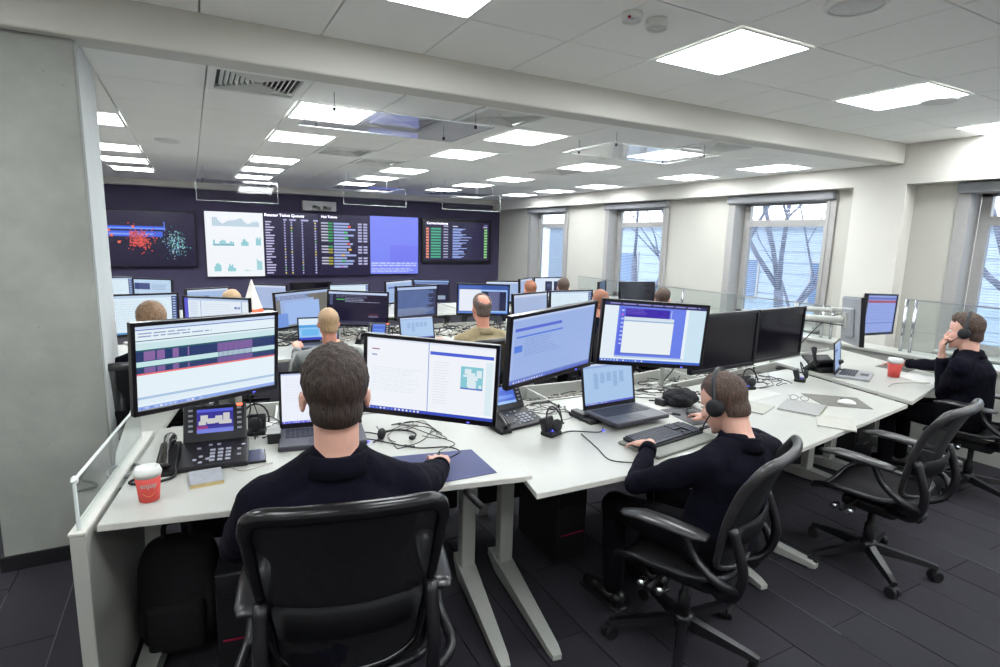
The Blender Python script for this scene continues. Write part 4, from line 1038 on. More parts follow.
def frame(p, fwd, upv):
    y = Vector(fwd).normalized(); z = (Vector(upv)-y*Vector(upv).dot(y)).normalized(); x = y.cross(z)
    M = Matrix((x, y, z)).transposed().to_4x4(); M.translation = Vector(p); return M
def person(label, hub, yaw, head, hyaw, hpitch, lh, rh, sh, sw=.19, sc=1.0, skin=None, top=None, hm=None, hstyle='short', hthick=.012, fine=True,
           lfist=False, rfist=False, ldir=None, rdir=None, ext='Person', poles=None, collar=True, beard=None, girth=1.0, lup=(0, 0, 1), rup=(0, 0, 1), hroll=0, neckdrop=.19, neckback=.045, shd=.03):
    skin = skin or M_skin; top = top or M_navy; vx = .0055 if fine else .011
    t = thing('person', label, 'person', (hub[0], hub[1], 0), R(yaw)); Wi = (T(hub[0], hub[1], 0) @ RZ(R(yaw))).inverted()
    L = lambda p: Wi @ Vector(p)
    hd = L(head); pel = Vector((0, -.03, sh+.11))
    HM = T(*hd) @ RZ(R(hyaw-yaw)) @ RX(R(-hpitch)) @ RY(R(hroll)) @ Matrix.Scale(sc, 4)
    nb = hd+Vector((0, -neckback, -neckdrop*sc)) 
    d = (nb-pel).normalized()
    shc = nb-d*.035
    rdirx = Vector((1, 0, 0))
    SL, SR = shc-rdirx*sw*sc-Vector((0, 0, shd)), shc+rdirx*sw*sc-Vector((0, 0, shd))
    lw, rw = L(lh), L(rh)
    pl, pr_ = (poles or ((-.5, -.3, -1), (.5, -.3, -1)))
    u1, u2 = .305*sc, .285*sc
    EL, lw = ik(SL, lw, u1, u2, pl); ER, rw = ik(SR, rw, u1, u2, pr_)
    rot_ = (Wi.to_3x3())
    ld = rot_ @ Vector(ldir) if ldir else (lw-EL)*.4+Vector((0, .1, 0)); rd = rot_ @ Vector(rdir) if rdir else (rw-ER)*.4+Vector((0, .1, 0))
    ML, MR = frame(lw, ld, lup), frame(rw, rd, rup)
    # ---- body: one continuous skin
    bm = NB()
    for c, r_ in SKULL: sph(bm, c, r_, HM, 3)
    if fine:
        sph(bm, (0, .072, .016), (.045, .020, .012), HM, 2)                        # brow
        for s in (-1, 1): sph(bm, (s*.036, .058, -.030), (.024, .024, .022), HM, 2)  # cheek bones
        sph(bm, (0, .082, -.078), (.024, .012, .016), HM, 2)
        sph(bm, (0, .084, -.064), (.021, .0095, .0055), HM, 2); sph(bm, (0, .083, -.076), (.019, .0095, .0065), HM, 2)
        sph(bm, (0, .078, -.108), (.018, .014, .014), HM, 2)                        # chin
        tube(bm, [(0, .080, .008), (0, .096, -.018), (0, .110, -.040)], [.008, .010, .0125], 8, M=HM); sph(bm, (0, .106, -.042), (.0165, .013, .010), HM, 2)
    for s in (-1, 1):
        E = HM @ T(s*.080, -.006, -.014) @ RZ(-s*.35)
        sph(bm, (0, 0, 0), (.0075, .017, .030), E, 2); sph(bm, (0, -.004, .008), (.010, .018, .020), E, 2)
    caps(bm, [HM @ Vector((0, -.022, -.05)), (HM @ Vector((0, -.02, -.11))*.5+nb*.5), nb, nb-d*.06], [.056*sc, .055*sc, .060*sc, .075*sc], 2, 16)
    caps(bm, [nb-d*.06, pel*.5+nb*.5, pel], [.08, .10, .11])
    for a, b, c_ in ((SL, EL, lw), (SR, ER, rw)):
        caps(bm, [nb-d*.07, a, b, c_], [.06, .045, .036, .0255*sc])
    hs = Matrix.Scale(1.06*sc, 4); hand_bm(bm, ML @ hs, -1, .42, fist=lfist); hand_bm(bm, MR @ hs, 1, .42, fist=rfist)
    HL, HR = pel+Vector((-.10, .02, -.02)), pel+Vector((.10, .02, -.02))
    kz = sh+.06
    KL, KR = Vector((-.15, .42, kz)), Vector((.15, .42, kz)); AL, AR = Vector((-.15, .40, .10)), Vector((.15, .40, .10))
    for a, b, c_ in ((HL, KL, AL), (HR, KR, AR)): caps(bm, [pel, a, b, c_], [.08, .07, .045, .035], 1, 8)
    o = mesh_obj('body', bm, skin, t)
    bake(o, [('REMESH', dict(mode='VOXEL', voxel_size=vx)), ('SMOOTH', dict(factor=.5, iterations=3 if fine else 1))])
    o['label'] = 'bare head, neck and hands'
    # ---- top
    bm = NB(); g = girth
    secs = [(pel-Vector((0, 0, .05)), .165*g, .125*g), (pel+(nb-pel)*.22, .16*g, .125*g), (pel+(nb-pel)*.5, .165*g, .125), (pel+(nb-pel)*.72, .185*sc*g, .125*sc), (pel+(nb-pel)*.86, .165*sc, .105*sc), (pel+(nb-pel)*.955, .10*sc, .08*sc)]
    rows = []
    bw = Vector((0, 1, 0)); bw = (bw-d*bw.dot(d)).normalized()
    for i, (c_, rx, ry) in enumerate(secs):
        back = -.02*math.sin(i/5*PI)
        rows.append([bm.verts.new(c_+bw*(math.sin(a)*ry+back)+rdirx*math.cos(a)*rx) for a in [2*PI*k/28 for k in range(28)]])
    for a, b in zip(rows, rows[1:]):
        for k in range(28): bm.faces.new((a[k], a[(k+1) % 28], b[(k+1) % 28], b[k]))
    bm.faces.new(rows[0][::-1]); bm.faces.new(rows[-1])
    for a, b, c_ in ((SL, EL, lw), (SR, ER, rw)):
        sgn = -1 if a is SL else 1
        caps(bm, [shc-d*.03+rdirx*sgn*.05, a, a*.45+b*.55, b, b*.5+c_*.5, c_-(c_-b).normalized()*.07], [.074*sc, .066*sc, .059*sc, .050*sc, .045*sc, .037*sc], 2, 14)
        sph(bm, a*.72+(pel+(nb-pel)*.6)*.28-Vector((0, 0, .03)), (.085*sc, .085*sc, .12*sc), sub=2)
        caps(bm, [nb-d*.02+rdirx*sgn*.02, a*.75+nb*.25-Vector((0, 0, .005+.2*(shd-.03))), a], [.070*sc, .066*sc, .066*sc], 2, 14)
    sph(bm, nb-d*.055-bw*.012, (.115*sc, .085*sc, .055*sc), sub=3)
    o = mesh_obj('sweater', bm, top, t)
    tx = bpy.data.textures.get('folds') or bpy.data.textures.new('folds', 'CLOUDS'); tx.noise_scale = .11; tx.noise_depth = 2
    bake(o, [('REMESH', dict(mode='VOXEL', voxel_size=.008 if fine else .014)), ('SMOOTH', dict(factor=.7, iterations=16 if fine else 3)), ('DISPLACE', dict(texture=tx, strength=.022, mid_level=.5))])
    for nm, c_, b in (('cuff', lw, EL), ('cuff', rw, ER)):
        dd = (c_-b).normalized(); M = frame(c_-dd*.045, dd, (0, 0, 1) if abs(dd.z) < .9 else (0, 1, 0)) @ RX(-PI/2)
        mesh_obj('cuff', lathe(NB(), [(.028*sc, -.022), (.039*sc, -.022), (.038*sc, 0), (.035*sc, .02), (.028*sc, .02)], n=20, M=M), top, t, True)
    if collar:
        M = frame(nb+Vector((0, .004, .016)), (d+Vector((0, .12, .9))).normalized(), (0, 1, 0)) @ RX(-PI/2)
        mesh_obj('collar', lathe(NB(), [(.060*sc, -.03), (.096*sc, -.034), (.086*sc, -.008), (.080*sc, .014), (.071*sc, .020), (.064*sc, .0)], n=32, M=M), top, t, True)
    # ---- trousers and shoes
    bm = NB(); caps(bm, [pel-Vector((.06, 0, .02)), pel+Vector((.06, 0, -.02))], [.125*g]*2)
    for a, b, c_ in ((HL, KL, AL), (HR, KR, AR)): caps(bm, [a, a*.5+b*.5, b, b*.5+c_*.5, c_], [.095, .085, .070, .060, .050], 2, 12)
    o = mesh_obj('trousers', bm, M_trouser, t); bake(o, [('REMESH', dict(mode='VOXEL', voxel_size=.014)), ('SMOOTH', dict(factor=.6, iterations=5))])
    for a in (AL, AR):
        bm = NB(); caps(bm, [a+Vector((0, -.03, -.05)), a+Vector((0, .08, -.055)), a+Vector((0, .17, -.065))], [.045, .044, .034]); box(bm, tuple(a+Vector((0, .06, -.090))), (.085, .28, .02), bev=.008)
        mesh_obj('shoe', bm, M_shoe, t, True)
    if hm: hair(t, HM, hm, hthick, hstyle, seed=hash(label[:3]) % 9 if False else len(label), sc=1 if fine else 0)
    if beard:
        bm = NB(); sph(bm, (0, .046, -.088), (.049, .046, .036), HM, 3); mesh_obj('beard', bm, beard, t, True)
    if fine:
        for s in (-1, 1):
            e = mesh_obj('eye', sph(NB(), (s*.031, .0745, .002), (.0125, .0115, .009), HM, 3), mat('eye_white', rgb(225, 220, 215), .2, nscale=30, namt=.02), t, True)
            mesh_obj('iris', sph(NB(), (s*.031, .0838, .002), (.0050, .0028, .0050), HM, 2), mat('iris', rgb(60, 70, 80), .2, nscale=30), e, True)
            mesh_obj('eyebrow', tube(NB(), [(s*.016, .090, .019), (s*.032, .090, .024), (s*.048, .080, .020)], [.003, .0038, .002], 8, M=HM), hm or H_mid, t, True)
    WH = T(hub[0], hub[1], 0) @ RZ(R(yaw)) @ HM
    return t, WH, (T(hub[0], hub[1], 0) @ RZ(R(yaw)))
def headset(label, WH, mic=-1):
    """over-ear headset in the head's frame WH"""
    loc = WH.translation; t = thing('headset', label, 'headset', loc); M = T(*(-loc)) @ WH
    arc = [(.093*math.sin(a), -.012-.012*math.cos(a), .002+.137*math.cos(a)-.012*abs(math.sin(a))) for a in [R(v) for v in range(-88, 89, 8)]]
    mesh_obj('headband', tube(NB(), arc, .006, 8, M=M, flat=1.9, flatdir=M.to_3x3() @ Vector((0, 1, 0))), M_black, t, True)
    mesh_obj('band_padding', tube(NB(), [(x*.97, y, z*.975) for x, y, z in arc[6:-6]], .006, 8, M=M, flat=1.7, flatdir=M.to_3x3() @ Vector((0, 1, 0))), mat('grey_padding', rgb(96, 96, 92), .6, nscale=40), t, True)
    for s in (-1, 1):
        cM = M @ T(s*.090, -.004, -.010) @ RY(s*PI/2)
        mesh_obj('ear_cup', lathe(NB(), [(.030, -.012), (.036, -.008), (.036, .006), (.028, .014), (.010, .017)], n=24, M=cM), M_blackm, t, True)
        mesh_obj('ear_cushion', lathe(NB(), [(.016, -.020), (.034, -.018), (.037, -.012), (.030, -.006)], n=24, M=cM), M_black, t, True)
    s = mic
    mesh_obj('microphone_boom', tube(NB(), spline([(s*.094, .005, -.02), (s*.090, .05, -.055), (s*.060, .095, -.085)], 5), .0028, 6, M=M), M_blackm, t, True)
    mesh_obj('microphone', sph(NB(), (s*.056, .099, -.086), (.008, .010, .008), M, 2), M_blackm, t, True)
    return t
P1 = person('man in a navy sweater seen from behind in the foreground chair', (.345, 1.60), -11, (.338, 1.60, 1.308), -9, 5, (.24, 2.10, .815), (.90, 2.13, .80), .50,
            sw=.180, shd=.068, sc=1.12, neckdrop=.165, poles=((-.7, -.1, -1), (.35, -.1, -1)), hm=H_brown, hthick=.010, ldir=(.1, 1, -.15), rdir=(.30, 1, -.02), girth=1.16, lup=(0, 0, 1))
P2 = person('man in a navy sweater wearing a headset, typing on the full-size keyboard', (1.90, 1.56), 4, (1.985, 1.62, 1.085), 14, 24, (1.86, 1.91, .815), (2.52, 2.20, .80), .45,
            sw=.19, sc=1.05, hm=H_mid, hthick=.007, ldir=(.05, 1, -.25), rdir=(.25, 1, -.1), girth=1.12, neckdrop=.14, neckback=.10, poles=((-.9, -.5, -.35), (.8, -.4, -.8)))
headset('black headset with a grey padded band worn by the man at the full-size keyboard', P2[1])
P4 = person('brown-haired man in a navy sweater with chin on fist, at the right edge', (4.90, 1.90), 8, (4.86, 1.955, 1.185), 16, 6, (4.80, 2.05, 1.00), (5.26, 2.50, .80), .47,
            sw=.19, sc=1.05, hm=H_mid, hthick=.009, hstyle='quiff', lfist=True, ldir=(.1, .15, 1), rdir=(-.1, 1, -.1), lup=(0, 1, 0), poles=((-.3, -.45, -1), (.5, -.3, -1)), neckdrop=.16)
headset('black headset with a thin band worn by the man with his chin on his fist', P4[1])
M_greyshirt = mat('grey_shirt', rgb(126, 128, 128), .9, nscale=9, namt=.1, bump=.2, bscale=60); M_olive = mat('olive_shirt', rgb(150, 136, 104), .9, nscale=9, namt=.08, bump=.2, bscale=60)
def bgperson(label, head, sh, clabel, bh=.56, **k):
    hx, hy, hz = head; hub = (hx, hy-.02)
    chair(clabel, hx, hy-.05, 0, sh, bh, .4, knob=False)
    return person(label, hub, 0, head, k.pop('hyaw', 0), k.pop('hpitch', 6), (hx-.17, hy+.44, .81), (hx+.17, hy+.44, .81), sh, fine=False, poles=((-.3, -.5, -1), (.3, -.5, -1)), **k)
bgperson('short-haired sandy blond man in a grey shirt at the second-row desk', (.90, 4.45, 1.07), .42, 'office chair of the man in the grey shirt', bh=.34, top=M_greyshirt, hm=H_blond, hstyle='buzz', hthick=.010, skin=M_skin2, girth=1.2, sw=.20)
bgperson('balding man in an olive shirt at the second-row desk', (2.13, 4.27, 1.165), .46, 'office chair of the man in the olive shirt', bh=.50, top=M_olive, hm=hairmat('grey_brown_hair', rgb(70, 58, 56), rgb(120, 100, 90)), hstyle='bald', hthick=.009, skin=M_skin2, girth=1.15, sw=.20)
bgperson('brown-haired head of a person behind the timeline monitor, beside the pillar', (-.24, 4.05, 1.19), .46, 'office chair behind the timeline monitor', top=M_navy, hm=hairmat('light_brown_hair', rgb(110, 82, 62), rgb(170, 134, 100)))
bgperson('person with pale blond hair, only the head top showing, left of the white cone', (.31, 5.95, 1.075), .42, 'far office chair left of the white cone', hm=H_blond, top=M_greyshirt)
bgperson('person with reddish hair, only the head top showing above the plain blue monitor', (3.66, 4.62, 1.13), .44, 'office chair above the plain blue monitor', hm=H_red, skin=M_skin2, top=M_navy)
bgperson('person with brown hair, head between the pale monitors and the first window', (4.36, 6.30, 1.12), .45, 'office chair near the first window', hm=H_mid, hyaw=-20)
bgperson('person with cropped brown hair, head right of the black monitor near the second window', (4.50, 4.59, 1.14), .45, 'office chair before the black monitor near the second window', hm=H_mid, hyaw=-60)
bgperson('person whose head top shows above a pale monitor in the farthest row', (3.93, 6.45, 1.08), .42, 'farthest office chair before the pale monitor', hm=H_red, skin=M_skin2)

# ================================================================== THINGS ON THE DESKS
M_lap = mat('laptop_case', rgb(52, 50, 60), .4, nscale=60, namt=.08); M_lapd = mat('laptop_deck', rgb(78, 78, 88), .4, nscale=60, namt=.05)
def keys(x0, y0, x1, y1, z, nx_, ny_, gap=.0025, h=.004, M=I4, skip=None):
    bm = NB(); dx, dy = (x1-x0)/nx_, (y1-y0)/ny_
    for j in range(ny_):
        i = 0
        while i < nx_:
            wd = 1
            if j == 0 and 3 <= i < 9: wd = 6
            if skip and skip(i, j): i += 1; continue
            box(bm, (x0+(i+wd/2)*dx, y0+(j+.5)*dy, z+h/2), (dx*wd-gap, dy-gap, h), M); i += wd
    return bm
def laptop(label, x, y, z, yaw, w, dd, h, open_, kind, seed=1, dock=True, case=None):
    """origin under the hinge middle; user side is -Y; open_ = lid lean from vertical, degrees"""
    t = thing('laptop', label, 'laptop', (x, y, z), R(yaw)); z0 = .025 if dock else 0
    mesh_obj('base', bx((0, -dd/2, z0+.012), (w, dd, .022), bev=.004), case or M_lap, t)
    mesh_obj('deck', bx((0, -dd/2, z0+.0238), (w-.012, dd-.012, .0015)), case or M_lapd, t)
    k = mesh_obj('keyboard', keys(-w*.43, -dd*.56, w*.43, -.02, z0+.0245, 15, 6, h=.002), M_key, t); k['kind'] = 'stuff'
    mesh_obj('touchpad', bx((-.01, -dd*.79, z0+.0252), (w*.28, dd*.24, .001)), M_lap, t)
    Ml = T(0, .002, z0+.022) @ RX(-R(open_))
    bm = NB(); box(bm, (0, .006, h/2), (w, .006, h), Ml, .002)
    mesh_obj('lid', bm, M_lap, t)
    bm = NB(); 
    box(bm, (0, .001, h-.006), (w, .005, .012), Ml); box(bm, (0, .001, .012), (w, .005, .024), Ml)
    for s in (-1, 1): box(bm, (s*(w/2-.006), .001, h/2), (.012, .005, h), Ml)
    mesh_obj('bezel', bm, M_bezel, t)
    screen_mesh(w-.024, h-.036, content(kind, seed), Ml @ T(0, .0015, h/2+.006), 'screen', t)
    mesh_obj('hinge', cyl(NB(), (0, 0, 0), .006, w*.6, T(0, .004, z0+.02) @ RY(PI/2), 10), M_blackm, t, True)
    return t
laptop('open laptop with a white page, behind the head of the foreground man', .535, 2.87, .765, -9, .40, .27, .285, 12, 'white', 41, False)
laptop('open laptop with a pale blue spreadsheet on the desk of the man with the headset', 2.12, 2.52, .75, 3, .40, .27, .27, 10, 'sheet', 42)
laptop('open laptop with a blue page beside the red cup, under the edge-on monitor', 4.52, 2.62, .75, 24, .33, .23, .25, 6, 'paleline', 43, False, mat('silver_laptop', rgb(158, 160, 164), .35, .3, nscale=30, namt=.03))
laptop('open laptop with a blue and white page, behind the short-haired man in grey', .98, 5.28, .75, -3, .36, .24, .23, 8, 'bluetop', 44, False)
laptop('open laptop with a pale blue page, left of the man in the olive shirt', 1.86, 5.06, .75, 5, .36, .24, .23, 12, 'sheet', 45, False)
t = thing('docking_station', 'black docking station under the back of the spreadsheet laptop', 'docking station', (2.10, 2.53, .75), R(3))
mesh_obj('body', bx((0, -.02, .0115), (.44, .20, .023), bev=.005), M_blackm, t); mesh_obj('wedge', bx((-.19, .01, .03), (.05, .12, .02), bev=.004), M_black, t)

def desk_phone(label, x, y, z, yaw, kind, seed, s=1.0, loop=None):
    t = thing('desk_phone', label, 'telephone', (x, y, z), R(yaw))
    Mb = RX(R(12)) @ Matrix.Scale(s, 4)
    bm = bx((.035, 0, .030), (.25, .19, .022), Mb, .008, 2); box(bm, (.0, .05, .012), (.22, .07, .04), I4, .005); mesh_obj('body', bm, M_black, t)
    k = NB()
    for i in range(3):
        for j in range(4): box(k, (.03+i*.028, -.062+j*.024, .0435), (.019, .013, .006), Mb, .002)
    for i, yy in ((-.03, -.05), (-.01, -.07), (-.01, -.03), (.015, -.05), (.125, -.04), (.125, 0), (.14, .03), (-.02, .03), (.02, .05), (.05, .05)): box(k, (i, yy, .0435), (.014, .010, .006), Mb, .002)
    o = mesh_obj('keypad', k, mat('phone_keys', rgb(150, 152, 165), .4, nscale=40), t); o['kind'] = 'stuff'
    Ms = T(.035*s, .075*s, .065*s) @ RX(-R(28)) @ Matrix.Scale(s, 4)
    mesh_obj('screen_housing', bx((0, .010, .065), (.235, .022, .155), Ms, .008, 2), M_black, t)
    screen_mesh(.135, .098, content(kind, seed), Ms @ T(0, -.0012, .075), 'screen', t)
    k = NB()
    for sx in (-1, 1):
        for j in range(5): box(k, (sx*.090, -.002, .038+j*.021), (.016, .004, .008), Ms)
    mesh_obj('side_keys', k, mat('phone_keys', rgb(150, 152, 165), .4), t)
    mesh_obj('message_lamp', bx((.092, -.002, .135), (.022, .006, .010), Ms, .002), M_redled, t)
    mesh_obj('cradle', bx((-.125, 0, .028), (.075, .22, .03), Mb, .008, 2), M_blackm, t)
    hb = NB(); tube(hb, spline([(-.125, -.10, .062), (-.125, -.06, .082), (-.125, 0, .092), (-.125, .06, .082), (-.125, .10, .062)], 5), [.026, .024, .022, .019, .0175, .017, .016, .016, .016, .016, .016, .016, .016, .017, .0175, .019, .022, .024, .025, .026, .026], 12, M=Mb)
    mesh_obj('handset', hb, mat('handset_plastic', rgb(48, 46, 44), .25, nscale=40, namt=.1), t, True)
    if loop: mesh_obj('cord', tube(NB(), spline(loop, 7), .0055, 8), M_blackm, t, True)
    return t
desk_phone('black desk phone with a lit colour screen and keypad, beside the red cup', .00, 2.66, .765, -6, 'phone', 51, 1.10, [(-.10, -.11, .03), (-.10, -.15, .008), (-.18, -.19, .006), (-.25, -.16, .006), (-.235, -.12, .006), (-.19, -.09, .008)])
desk_phone('black desk phone with a blue lit screen, right of the monitor with the white page', 1.50, 2.60, .75, 10, 'phoneblue', 52, 1.0, [(.14, -.08, .02), (.2, -.14, .006), (.12, -.2, .006), (.24, -.16, .006)])
desk_phone('small desk phone with a blue screen on the second-row desk, below the log-line monitor', 1.46, 5.2, .75, -30, 'phoneblue', 53, .9)
t = thing('desk_phone', 'black desk phone seen from behind with its handset standing up, by the grey mouse mat', 'telephone', (4.50, 2.72, .75), R(160))
mesh_obj('base', bx((0, 0, .05), (.26, .19, .03), RX(R(38)), .008, 2), M_blackm, t)
mesh_obj('screen_housing', bx((0, .03, .105), (.24, .02, .13), RX(R(62)), .006, 2), M_black, t)
mesh_obj('foot', bx((0, .0, .02), (.16, .12, .04), bev=.006), M_blackm, t)
mesh_obj('handset', tube(NB(), spline([(.13, .06, .07), (.15, .07, .11), (.155, .06, .16), (.14, .03, .20)], 4), [.022, .018, .014, .014, .013, .013, .014, .014, .015, .018, .02, .022, .022], 10), M_blackm, t, True)
mesh_obj('cord', tube(NB(), spline([(-.10, .05, .03), (-.16, .16, .01), (-.12, .26, .008), (-.04, .24, .008), (-.02, .12, .02)], 7), .006, 8), M_blackm, t, True)

def cup(label, x, y, z, txt, s=1.0, rz=0):
    t = thing('paper_cup', label, 'cup', (x, y, z), rz)
    mesh_obj('cup_body', lathe(NB(), [(.029*s, 0), (.031*s, .002), (.040*s, .096*s), (.037*s, .096*s)], n=36), M_red, t, True)
    mesh_obj('rim_band', lathe(NB(), [(.0398*s, .088*s), (.0412*s, .091*s), (.0415*s, .099*s), (.038*s, .099*s)], n=36), M_white, t, True)
    mesh_obj('lid', lathe(NB(), [(.0425*s, .096*s), (.0435*s, .102*s), (.0405*s, .108*s), (.0375*s, .118*s), (.033*s, .119*s), (.032*s, .114*s), (.002, .113*s)], n=36), mat('cup_lid', rgb(210, 210, 207), .35, nscale=30, namt=.02), t, True)
    if txt:
        me = bpy.data.curves.new('lettering', 'FONT'); me.body = txt; me.size = .024*s; me.extrude = .0003; me.align_x = 'CENTER'; me.offset = .0006
        o = bpy.data.objects.new('lettering', me); COL.objects.link(o); bpy.context.view_layer.update(); dg = bpy.context.evaluated_depsgraph_get(); ms = bpy.data.meshes.new_from_object(o.evaluated_get(dg)); bpy.data.objects.remove(o)
        for v in ms.vertices:
            X, Y, Z_ = v.co; zz = .056*s+Y; rr = (.0312+.0088*zz/(.096*s))*s+.0006+Z_; a = -PI/2+X/rr
            v.co = (rr*math.cos(a), rr*math.sin(a), zz)
        ms.materials.clear(); ms.materials.append(M_white); q_ = bpy.data.objects.new('lettering', ms); COL.objects.link(q_); q_.parent = t
        pts = []
        for k in range(13): X = (-.019+.038*k/12)*s; zz = (.036-.012*math.cos(X/(.019*s)*PI/2))*s; rr = (.0312+.0088*zz/(.096*s))*s+.0006; a = -PI/2+X/rr; pts.append((rr*math.cos(a), rr*math.sin(a), zz))
        mesh_obj('smile_mark', tube(NB(), pts, .0008, 6), mat('gold_ink', rgb(236, 170, 120), .5, nscale=20), t)
    return t
cup('red paper cup with a white lid and the word enjoy, on the foreground desk', -.19, 2.35, .765, 'enjoy', 1.08, R(4))
cup('red paper cup with a white lid on the right-hand desk, by the open laptop', 4.86, 2.38, .75, 'enjoy', 1.28, R(60))

def notebook(label, x, y, z, w, d, h, rz, cover, name='notebook', spine_m=None):
    t = thing(name, label, name.replace('_', ' '), (x, y, z), R(rz))
    mesh_obj('pages', bx((.002, 0, h/2), (w-.006, d-.006, h-.003)), M_paper, t)
    mesh_obj('cover', bx((0, 0, h-.001), (w, d, .002), bev=.0006), cover, t); mesh_obj('back_cover', bx((0, 0, .001), (w, d, .002), bev=.0006), cover, t)
    if spine_m: mesh_obj('spine_edge', bx((0, -d/2+.002, h/2), (w, .006, h)), spine_m, t)
    return t
M_tan = mat('tan_edge', rgb(196, 178, 128), .7, nscale=40)
notebook('small grey-covered notebook with a tan edge, right of the red cup', .0, 2.46, .765, .12, .15, .014, 2, mat('grey_cover', rgb(148, 150, 156), .6, nscale=50), spine_m=M_tan)
notebook('grey notebook with a pair of glasses on it, left of the grey mouse mat', 3.42, 2.18, .722, .30, .24, .012, 24, M_greycard, spine_m=mat('olive_edge', rgb(170, 164, 140), .7))
notebook('second pale notebook nearer the desk edge, in front of the one with glasses', 3.32, 1.90, .722, .26, .20, .008, 34, mat('pale_cover', rgb(172, 171, 163), .7, nscale=50))
notebook('flat grey pad behind the head of the man with the headset', 3.12, 2.33, .722, .24, .22, .010, 20, mat('pale_cover', rgb(172, 171, 163), .7))
t = thing('reading_glasses', 'pair of reading glasses lying on the grey notebook', 'glasses', (3.53, 2.28, .7355), R(-50))
bm = NB()
for s in (-1, 1): tube(bm, [(s*.032+.024*math.cos(a), .004*math.sin(a), .018+.016*math.sin(a)) for a in [2*PI*k/16 for k in range(16)]], .0022, 6, True)
tube(bm, [(-.008, 0, .022), (.008, 0, .022)], .002, 6); mesh_obj('frame', bm, M_gmetal, t, True)
for s in (-1, 1): mesh_obj('temple', tube(NB(), [(s*.056, 0, .02), (s*.058, .09, .012), (s*.056, .12, .002)], .002, 6), M_gmetal, t, True)

def mouse(label, x, y, z, rz, m, cable=None):
    t = thing('computer_mouse', label, 'mouse', (x, y, z), R(rz)); bm = NB(); sph(bm, (0, 0, .004), (.031, .056, .026), sub=4)
    for v in bm.verts:
        if v.co.z < 0: v.co.z = 0
    mesh_obj('shell', bm, m, t, True); mesh_obj('scroll_wheel', cyl(NB(), (0, 0, 0), .007, .006, T(0, .032, .026) @ RY(PI/2), 12), M_blackm, t, True)
    if cable: mesh_obj('cable', tube(NB(), spline(cable, 6), .0022, 6), M_cable, t, True)
mouse('dark mouse under the right hand of the foreground man', .925, 2.235, .7675, -14, M_black, [(0, .05, .01), (.02, .12, .006), (.10, .2, .003), (.0, .35, .003), (-.1, .5, .003)])
mouse('black mouse under the right hand of the man with the headset', 2.56, 2.30, .7535, -20, M_black, [(0, .05, .01), (.02, .12, .006), (-.02, .2, .003), (-.1, .28, .003)])
mouse('white mouse lying on the grey mouse mat of the empty place', 3.80, 2.12, .7258, 35, mat('white_mouse', rgb(226, 226, 222), .25, nscale=20, namt=.02))
mouse('pale mouse under the right hand of the man with his chin on his fist', 5.29, 2.56, .7535, -10, mat('white_mouse', rgb(226, 226, 222), .25))
def mat_obj(label, poly, z, m, h=.003, name='mouse_mat', cat='mouse mat'):
    cx = sum(p[0] for p in poly)/len(poly); cy = sum(p[1] for p in poly)/len(poly); o = mesh_obj(name, slab([(a-cx, b-cy) for a, b in poly], 0, h, .0008), m, loc=(cx, cy, z)); tag(o, label, cat); return o
mat_obj('blue mat under the right hand of the foreground man', [(.66, 2.03), (1.10, 2.02), (1.115, 2.31), (.72, 2.38)], .7652, mat('blue_mat', rgb(48, 56, 108), .55, nscale=60, namt=.08, bump=.1, bscale=400), .0022)
mat_obj('grey mouse mat with a white mouse, at the empty place', [(3.62, 2.16), (3.84, 1.97), (4.02, 2.18), (3.76, 2.42)], .7222, mat('grey_mat', rgb(104, 102, 97), .8, nscale=300, namt=.15))
mat_obj('dark grey mouse mat under the black mouse', [(2.42, 2.16), (2.68, 2.15), (2.70, 2.44), (2.46, 2.46)], .7502, mat('darkgrey_mat', rgb(96, 96, 98), .8, nscale=300, namt=.15))
mat_obj('small grey mouse mat under the hand of the man at the right edge', [(5.15, 2.42), (5.40, 2.46), (5.38, 2.70), (5.12, 2.66)], .7502, mat('grey_mat', rgb(104, 102, 97), .8))
mat_obj('sheet of printed paper beside the red cup on the right-hand desk', [(4.80, 2.10), (5.0, 2.12), (5.1, 2.38), (4.90, 2.38)], .7502, M_paper, .0015, 'paper_sheet', 'paper')
mat_obj('white paper sheet at the front edge of the right-hand desk', [(4.99, 2.13), (5.14, 2.17), (5.22, 2.37), (5.08, 2.36)], .7502, M_paper, .0012, 'paper_sheet', 'paper')
mat_obj('white paper sheet behind the notebooks, under the cables', [(3.25, 2.42), (3.62, 2.46), (3.58, 2.68), (3.22, 2.62)], .7222, M_paper, .0012, 'paper_sheet', 'paper')
mat_obj('white paper strip at the desk edge before the full-size keyboard', [(1.98, 1.80), (2.22, 1.80), (2.24, 1.87), (2.0, 1.88)], .7502, M_paper, .0012, 'paper_sheet', 'paper')
mat_obj('small white card under the black adapter beside the spreadsheet laptop', [(2.44, 2.47), (2.60, 2.46), (2.62, 2.60), (2.46, 2.61)], .7502, M_paper, .0015, 'paper_sheet', 'paper')
# full-size keyboard on a grey tray
t = thing('keyboard', 'full-size dark keyboard on a grey tray, in front of the spreadsheet laptop', 'keyboard', (2.10, 2.04, .75), R(9))
mesh_obj('tray', bx((0, -.015, .008), (.50, .25, .016), bev=.004), mat('keyboard_tray', rgb(120, 120, 114), .6, nscale=60), t)
mesh_obj('body', bx((0, .02, .024), (.46, .16, .016), RX(R(3)), .004), M_blackm, t)
k = mesh_obj('main_keys', keys(-.222, -.052, .072, .092, .0325, 15, 6, .003, .007, RX(R(3))), M_key, t); k['kind'] = 'stuff'
k = mesh_obj('navigation_keys', keys(.082, -.052, .140, .092, .0325, 3, 6, .003, .007, RX(R(3)), lambda i, j: j == 2 or (j == 1 and i != 1)), M_key, t); k['kind'] = 'stuff'
k = mesh_obj('number_keys', keys(.148, -.052, .224, .068, .0325, 4, 5, .003, .007, RX(R(3))), M_key, t); k['kind'] = 'stuff'
